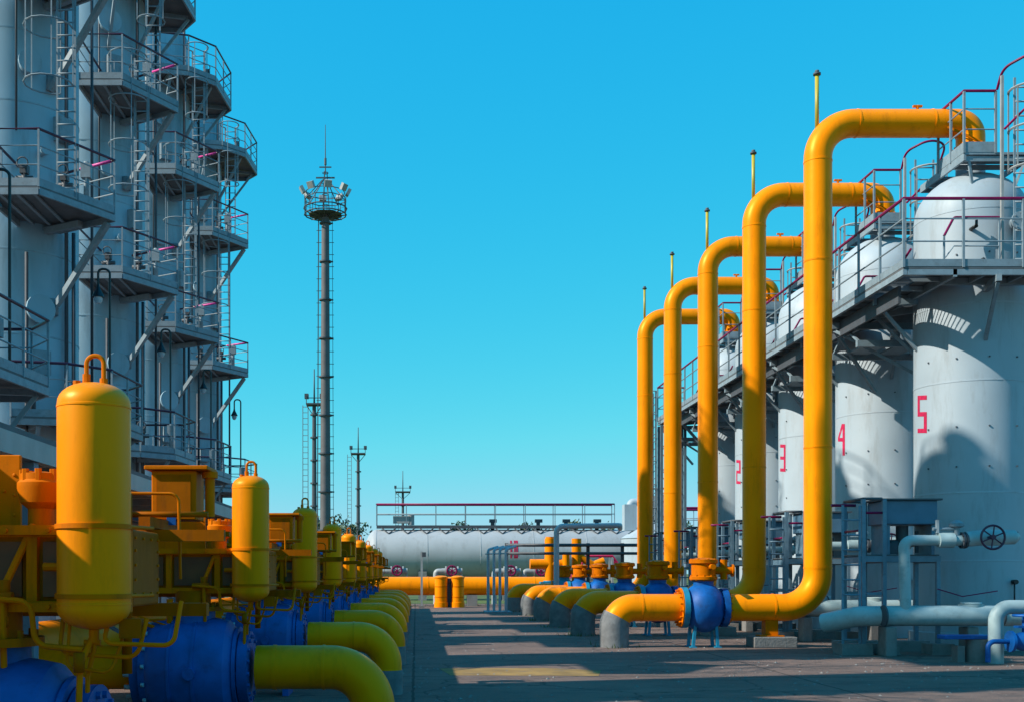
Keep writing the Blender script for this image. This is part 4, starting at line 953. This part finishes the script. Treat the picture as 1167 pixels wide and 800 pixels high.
# magenta-wheeled valves before the tank
t0 = thing('wheel_valve', (3.0, 60.5, 0), 'x', 'valve', 'small grey valves with magenta handwheels before the storage tank')
m = MB(); m.cyl((-0.55, 0, 1.75), (0.55, 0, 1.75), 0.16, 14); m.cyl((-0.35, 0, 1.75), (-0.28, 0, 1.75), 0.27, 14); m.cyl((0.28, 0, 1.75), (0.35, 0, 1.75), 0.27, 14); m.tube(fillet([(-0.55, 0, 1.75), (-0.85, 0, 1.75), (-0.85, 0, 0)], 0.2, 5), 0.14, 12); m.cyl((0.5, 0, 0), (0.5, 0, 1.75), 0.06, 8); m.build('body', M['galv'], t0)
m = MB(); handwheel(m, (0, -0.3, 1.78), 0.25, 'y', 0.045); m.build('handwheel', M['rail'], t0)
wl = ['leftmost small valve with magenta handwheel behind the cross pipe', 'second small magenta-wheeled valve from the left behind the cross pipe', 'third small magenta-wheeled valve from the left, left of the pale bent pipes', 'rightmost small magenta-wheeled valve, near the cyan valve']
t0.location = (-1.4+0.4, 60.5, 0); t0['label'] = wl[0]
for x, lab in ((1.9, wl[1]), (5.0, wl[2]), (6.6, wl[3])): dup(t0, (x, 60.5, 0), lab)

# bent pale pipes
t = thing('bent_pipe_rack', (2.95, 47.0, 0), 'row of four pale upright pipes with bent tops in a small rack beside the road', 'pipes')
for k in range(4):
    m = MB(); m.tube(fillet([(0.10+0.22*k, 1.2-0.4*k, 0), (0.10+0.22*k, 1.2-0.4*k, 2.62), (0.55+0.22*k, 1.9-0.4*k, 2.76)], 0.12, 5), 0.06, 8); m.build('upright_pipe', M['white'], t)
m = MB(); m.cyl((0.0, 1.3, 2.45), (0.85, -0.1, 2.45), 0.03, 6); m.box(-0.1, 1.0, -0.3, 1.5, 0, 0.06); m.build('tie_bar', M['steel'], t)
# dark pipe rack
t = thing('pipe_rack', (0, 49.6, 0), 'dark double pipe on posts crossing behind the far blue valves', 'pipe rack')
m = MB(); m.cyl((3.9, 0, 2.86), (11.6, 0, 2.86), 0.075, 10); m.cyl((3.9, 0, 2.5), (11.6, 0, 2.5), 0.065, 10); m.build('pipe', M['steel_dark'], t)
for x in (3.95, 7.5, 9.0, 11.0):
    m = MB(); m.box(x-0.07, x+0.07, 0.08, 0.2, 0, 2.95); m.build('post', M['steel_dark'], t)
# white gas pipe and yellow stubs
t = thing('white_bent_pipe', (5.95, 48.3, 0), 'white pipe rising beside the yellow stubs and running right over the storage tank', 'pipe')
m = MB(); m.tube(fillet([(0, 0, 0), (0, 0, 3.62), (2.7, 0.1, 3.66), (3.3, 3.4, 3.66)], 0.28, 8), 0.115, 14); m.build('pipe', M['white'], t)
t = thing('yellow_stub_valve', (5.9, 51.5, 0), 'short upright yellow pipes with side arms, beside the cyan valve', 'pipe')
m = MB(); m.cyl((0.15, 0, 1.3), (0.15, 0, 3.2), 0.24, 16); m.cyl((0.15, 0, 3.2), (0.15, 0, 3.28), 0.2, 16); m.cyl((-0.75, 0, 2.05), (0.7, 0, 2.05), 0.23, 16); m.build('tee', M['yellow'], t)
m = MB(); m.cyl((1.35, 0, 1.2), (1.35, 0, 3.2), 0.22, 16); m.tube(fillet([(1.35, 0, 2.5), (2.1, 0, 2.0), (2.6, 0, 2.2)], 0.1, 4), 0.17, 12); m.cyl((0.85, -0.2, 1.2), (0.85, -0.2, 2.5), 0.16, 12); m.build('branch', M['yellow'], t)
m = MB()
for x in (0.15, 1.35): m.cyl((x, 0, 0), (x, 0, 1.3), 0.3, 12); m.box(x-0.45, x+0.45, -0.35, 0.35, 0.6, 1.25)
m.build('base_valve', M['cyan'], t)
# magenta frame
t = thing('magenta_rail_stair', (8.3, 54.0, 0), 'low stile with magenta handrails behind the far blue valves', 'stile')
m = MB()
for y in (0, 0.7): m.tube([(-0.9, y, 1.4), (-0.2, y, 2.45), (1.0, y, 2.45), (1.8, y, 1.4)], 0.06, 8)
m.tube([(0.2, 0, 1.5), (0.4, 0, 2.4)], 0.05, 8); m.build('handrail', M['number'], t)
m = MB()
for x in (-0.9, -0.2, 1.0, 1.8): 
    for y in (0, 0.7): m.box(x-0.05, x+0.05, y-0.05, y+0.05, 0, 2.4 if -0.5 < x < 1.5 else 1.4)
m.box(-0.25, 1.05, 0.06, 0.64, 1.3, 1.36)
for k in range(5): m.box(-1.0+0.15*k, -0.85+0.15*k, 0.06, 0.64, 0.2+0.22*k, 0.24+0.22*k); m.box(1.75-0.15*k, 1.9-0.15*k, 0.06, 0.64, 0.2+0.22*k, 0.24+0.22*k)
m.build('frame', M['galv'], t)
# small vessel with hopper roof
t = thing('filter_vessel', (13.6, 66.0, 0), 'pale stout vessel with a conical roof and square duct, right of the storage tank', 'vessel')
m = MB(); m.lathe([(1.7, 0), (1.7, 3.6), (1.75, 3.65), (0.7, 4.35), (0.3, 4.5)], seg=36); m.build('shell', M['white'], t)
m = MB(); m.box(-1.6, -0.9, -0.4, 0.4, 4.1, 5.6); m.tube(fillet([(-1.2, 0, 5.2), (-1.2, 0, 5.75), (0.1, 0, 5.75), (0.1, 0, 4.4)], 0.2, 5), 0.22, 12); m.build('duct', M['white'], t)
m = MB(); m.box(0.0, 1.1, -0.4, 0.4, 4.7, 6.1); m.build('hopper', M['galv'], t)
m = MB(); m.cyl((0.5, 0, 6.1), (0.5, 0, 6.5), 0.18, 12); m.cyl((0.5, 0, 6.5), (0.5, 0, 6.56), 0.4, 12)
for x in (0.1, 1.0): m.box(x-0.05, x+0.05, -0.3, 0.3, 3.9, 4.7)
m.build('vent_cap', M['steel_dark'], t)
# distant yellow vent and gantry seen between risers
t = thing('vent_pole', (19.0, 75.0, 0), 'thin yellow vent pole seen between the second and third risers', 'pole')
m = MB(); m.cyl((0, 0, 0), (0, 0, 8.7), 0.11, 10); m.cyl((0, 0, 8.7), (0, 0, 8.85), 0.2, 8); m.build('pole', M['vent_paint'], t)
t = thing('pump_platform', (17.8, 72.0, 0), 'small steel platform with magenta rail in the gap between the risers', 'platform')
m = MB()
for x in (-1.4, 0, 1.4):
    for y in (-1, 1): m.box(x-0.08, x+0.08, y-0.08, y+0.08, 0, 4.2)
m.box(-1.5, 1.5, -1.1, 1.1, 4.2, 4.3); m.cyl((0, 0, 0), (0, 0, 3.6), 0.6, 16); m.cyl((-1, 0, 0.5), (-1, 0, 3), 0.25, 10); m.box(0.7, 1.2, -0.5, 0.5, 1, 3); pf = m.build('frame', M['galv'], t)
railing([(-1.5, -1.1, 4.3), (1.5, -1.1, 4.3), (1.5, 1.1, 4.3), (-1.5, 1.1, 4.3)], 1.4, t, 1.5, closed=True, toe=0, mids=1, rail_r=0.07, r=0.05)

for o_ in [x for x in bpy.data.objects if x.get('label')]: 
    if o_.get('category') in ('pipe', 'tank', 'valve', 'pipes', 'vessel', 'stile', 'platform') and not o_.get('group'): split(o_, ('weld_seam', 'flange', 'saddle', 'handrail', 'top_valve', 'base_valve', 'hatch'))
# ------------------------------------------------------------------ masts
t = thing('floodlight_mast', (-6.75, 85, 0), 'tallest mast, thick grey tube carrying a ring of floodlights and an antenna', 'mast')
m = MB(); m.tube([(0, 0, 0), (0, 0, 28.3)], [0.42, 0.28], 24); m.build('pole', M['mastgrey'], t)
m = MB(); z = 2.0
while z < 28: rr = 0.42-0.14*z/28.3; m.lathe([(rr, z-0.05), (rr+0.15, z-0.05), (rr+0.15, z+0.05), (rr, z+0.05)], seg=20); m.box(rr, rr+0.28, -0.05, 0.05, z-0.05, z+0.05); z += 2.85
m.build('joint_ring', M['steel_dark'], t)
m = MB(); m.bar((-0.62, 0, 0.5), (-0.52, 0, 28), 0.045); m.bar((-0.62, 0.35, 0.5), (-0.52, 0.35, 28), 0.045); m.bar((0.62, 0, 0.5), (0.52, 0, 28), 0.035)
z = 1.0
while z < 28: m.box(-0.66, -0.3, -0.02, 0.02, z, z+0.04); m.box(0.3, 0.64, -0.02, 0.02, z, z+0.04); z += 0.9
m.build('climbing_ladder', M['steel_dark'], t)
m = MB(); m.prism([(1.3*math.cos(k*PI/4+0.39), 1.3*math.sin(k*PI/4+0.39)) for k in range(8)], 28.25, 28.3); m.ring((0, 0, 28.3), 1.55, 0.05, 16, 5); m.ring((0, 0, 28.75), 1.6, 0.05, 16, 5)
for k in range(8):
    a = k*PI/4; m.bar((0.3*math.cos(a), 0.3*math.sin(a), 28.1), (1.6*math.cos(a), 1.6*math.sin(a), 28.28), 0.07)
pf = m.build('platform', M['steel_dark'], t)
railing([(1.6*math.cos(k*PI/4+0.39), 1.6*math.sin(k*PI/4+0.39), 28.3) for k in range(8)], 1.15, pf, 0.6, closed=True, toe=0, mids=2, post_mat='steel_dark', rail_mat='steel_dark', rail_r=0.035)
for k in range(8):
    a = k*PI/4+0.2; x, y = 1.72*math.cos(a), 1.72*math.sin(a)
    m = MB(); rot = Matrix.Rotation(a, 3, 'Z') @ Matrix.Rotation(0.5, 3, 'Y'); m.box(x-0.12, x+0.12, y-0.26, y+0.26, 29.8, 30.3, rot); m.bar((x*0.9, y*0.9, 29.3), (x*0.9, y*0.9, 29.7), 0.05); m.build('floodlight', M['galv'], t)
m = MB()
for a in (0, 2.1, 4.2): m.bar((0.3*math.cos(a), 0.3*math.sin(a), 28.3), (0.12*math.cos(a), 0.12*math.sin(a), 31.5), 0.06)
for z in (29, 29.8, 30.6, 31.4): m.ring((0, 0, z), 0.22, 0.03, 8, 4)
m.cyl((0, 0, 31.3), (0, 0, 35.0), 0.05, 8, 0.02); m.box(-0.7, 0.7, -0.04, 0.04, 31.0, 31.1); m.box(-0.45, 0.45, -0.04, 0.04, 31.8, 31.88);
for k in range(8):
    a = k*PI/4+0.2; m.bar((1.5*math.cos(a), 1.5*math.sin(a), 29.4), (0.2*math.cos(a), 0.2*math.sin(a), 30.9), 0.05)
m.ring((0, 0, 29.95), 1.45, 0.035, 16, 5); m.cyl((0, 0, 32.0), (0, 0, 32.5), 0.09, 8)
m.build('antenna', M['steel_dark'], t)
split(bpy.data.objects['floodlight_mast'], ('joint_ring', 'climbing_ladder'))
def lattice(name, x, y, h, wd, lab, lad):
    t = thing(name, (x, y, 0), lab, 'mast')
    m = MB(); m.tube([(0, 0, 0), (0, 0, h)], [0.30, 0.2], 10); z = 1.5
    while z < h: m.lathe([(0.22, z-0.08), (0.42, z-0.08), (0.42, z+0.08), (0.22, z+0.08)], seg=10); z += 2.4
    m.build('pole', M['steel_dark'], t)
    m = MB()
    for dx in (-lad, -lad+0.55): m.bar((dx, 0, 0), (dx, 0, h), 0.08)
    z = 0.5
    while z < h: m.box(-lad, -lad+0.55, -0.03, 0.03, z, z+0.06); z += 0.6
    m.build('ladder', M['steel'], t)
    m = MB(); m.box(-wd/2, wd/2, -wd/2, wd/2, h, h+0.15)
    for a in (-1, 1): m.bar((a*wd/2, 0, h-0.0), (0, 0, h-1.2), 0.08); m.box(a*wd/2-0.2, a*wd/2+0.2, -0.3, 0.3, h+0.7, h+1.2); m.bar((a*wd/2, -0.3, h+0.1), (a*wd/2, -0.3, h+1.0), 0.08)
    m.box(-wd/2, wd/2, -0.04, 0.04, h+0.75, h+0.83)
    m.build('platform', M['steel_dark'], t)
    m = MB(); m.cyl((0, 0, h), (0, 0, h+3.8), 0.10, 6, 0.05); m.build('antenna', M['steel_dark'], t)
lattice('lattice_mast', -10.7, 120, 19.3, 1.6, 'dark mast with side ladder just left of the tallest mast', 1.2)
lattice('lattice_mast', -8.1, 160, 18.3, 2.0, 'thin dark mast with a small platform, right of the tallest mast', 1.5)
lattice('lattice_mast', -2.3, 200, 15.8, 2.6, 'smallest and farthest mast, above the left end of the storage tank', 1.3)

# ------------------------------------------------------------------ trees
def tree(x, y, h, w_, lab, seed):
    rnd = random.Random(seed)
    t = thing('broadleaf_tree', (x, y, 0), lab, 'tree', 'distant trees behind the yard')
    m = MB(); m.tube([(0, 0, 0), (0.1, 0, h*0.3), (0, 0.1, h*0.75)], [h*0.035, h*0.025, h*0.008], 8)
    for k in range(6):
        a = rnd.random()*6.28; z0 = h*(0.3+0.07*k); m.tube([(0, 0, z0), (math.cos(a)*w_*0.3, math.sin(a)*w_*0.3, z0+h*0.22)], [h*0.012, h*0.004], 5)
    m.build('trunk', M['bark'], t)
    m = MB(); cl_ = []
    for k in range(26):
        u = rnd.random(); a = rnd.random()*6.28; zz = 0.28+0.72*rnd.random(); rad = w_*0.5*math.sin(PI*min(1, max(0.12, 1.12-zz)))**0.7*math.sqrt(u)
        cl_.append((Vector((rad*math.cos(a), rad*math.sin(a), zz*h*0.93)), h*(0.07+0.07*rnd.random())))
    for c, r in cl_:
        for q in range(70):
            d = Vector((rnd.gauss(0, 1), rnd.gauss(0, 1), rnd.gauss(0, 0.8))).normalized()*r*(0.45+0.65*rnd.random()); p = c+d
            s_ = h*0.022*(0.6+rnd.random()); u = Vector((rnd.gauss(0, 1), rnd.gauss(0, 1), rnd.gauss(0, 1))).normalized(); v = u.orthogonal().normalized()
            m.add([p+u*s_, p+v*s_*0.6, p-u*s_, p-v*s_*0.6], [(0, 1, 2, 3)])
    m.build('crown', M['leaf'], t)
tree(-12.5, 175, 10.5, 11, 'distant tree left of the base of the tallest mast', 1)
tree(-19, 190, 11.5, 12, 'distant tree at the foot of the ladder mast', 2)
tree(-27, 185, 10, 11, 'distant tree low behind the third yellow bottle', 3)
tree(-10.0, 150, 8.2, 8, 'distant tree right of the base of the tallest mast', 4)
tree(7.0, 190, 10.2, 6, 'distant treetop poking above the middle of the storage tank walkway', 5)
tree(19.5, 185, 10.0, 10, 'distant treetop above the storage tank near the number 10', 6)
tree(29, 190, 10.8, 12, 'distant tree above the right part of the storage tank', 7)
tree(38, 180, 11.0, 12, 'distant tree beside the pale stout vessel', 8)
# far shelter belt
rnd = random.Random(5); m = MB()
for k in range(5200):
    x = rnd.uniform(-170, 260); y = rnd.uniform(290, 312); top = 7.5+2.4*math.sin(x*0.06)+1.4*math.sin(x*0.19+1)
    z = rnd.random()**0.7*top; s_ = 1.4*(0.6+rnd.random()); u = Vector((rnd.gauss(0, 1), rnd.gauss(0, 1), rnd.gauss(0, 1))).normalized(); v = u.orthogonal().normalized(); p = Vector((x, y, z))
    m.add([p+u*s_, p+v*s_*0.7, p-u*s_, p-v*s_*0.7], [(0, 1, 2, 3)])
o = m.build('woodland', M['leaf']); tag(o, 'far low belt of trees on the horizon', 'woodland', kind='stuff')

# grit and weeds on the worn yard
rnd = random.Random(11); m = MB()
for k in range(2600):
    y = 9+rnd.random()**1.6*45; x = rnd.uniform(-0.3, 11.5) if rnd.random() < 0.6 else rnd.gauss(rnd.choice([0.0, 4.4, 8.6, 10.8]), 0.35)
    r = 0.008+0.022*rnd.random()**2; a0 = rnd.random()*6.28
    m.add([(x+r*1.3*math.cos(a0+q*2.09), y+r*math.sin(a0+q*2.09), 0.004) for q in range(3)]+[(x, y, 0.004+r*0.8)], [(0, 1, 3), (1, 2, 3), (2, 0, 3)])
o = m.build('grit', M['concrete']); tag(o, 'loose grit scattered over the yard', 'grit', kind='stuff')
m = MB()
for k in range(900):
    b_ = rnd.random()
    if b_ < 0.6: i_ = rnd.randrange(6); cx, cy = 4.38+rnd.gauss(0, 0.28), 25.2+4.75*i_+rnd.gauss(0, 0.3)
    else: cx, cy = rnd.uniform(-3, 9), rnd.uniform(55.5, 58.5)
    h = 0.05+0.10*rnd.random(); a0 = rnd.random()*6.28; dx, dy = 0.012*math.cos(a0), 0.012*math.sin(a0); lx, ly = rnd.gauss(0, 0.04), rnd.gauss(0, 0.04)
    m.add([(cx-dx, cy-dy, 0.004), (cx+dx, cy+dy, 0.004), (cx+lx, cy+ly, h)], [(0, 1, 2)])
o = m.build('weeds', M['grass']); tag(o, 'thin weeds round the pipe sleeves and the far kerb', 'weeds', kind='stuff')
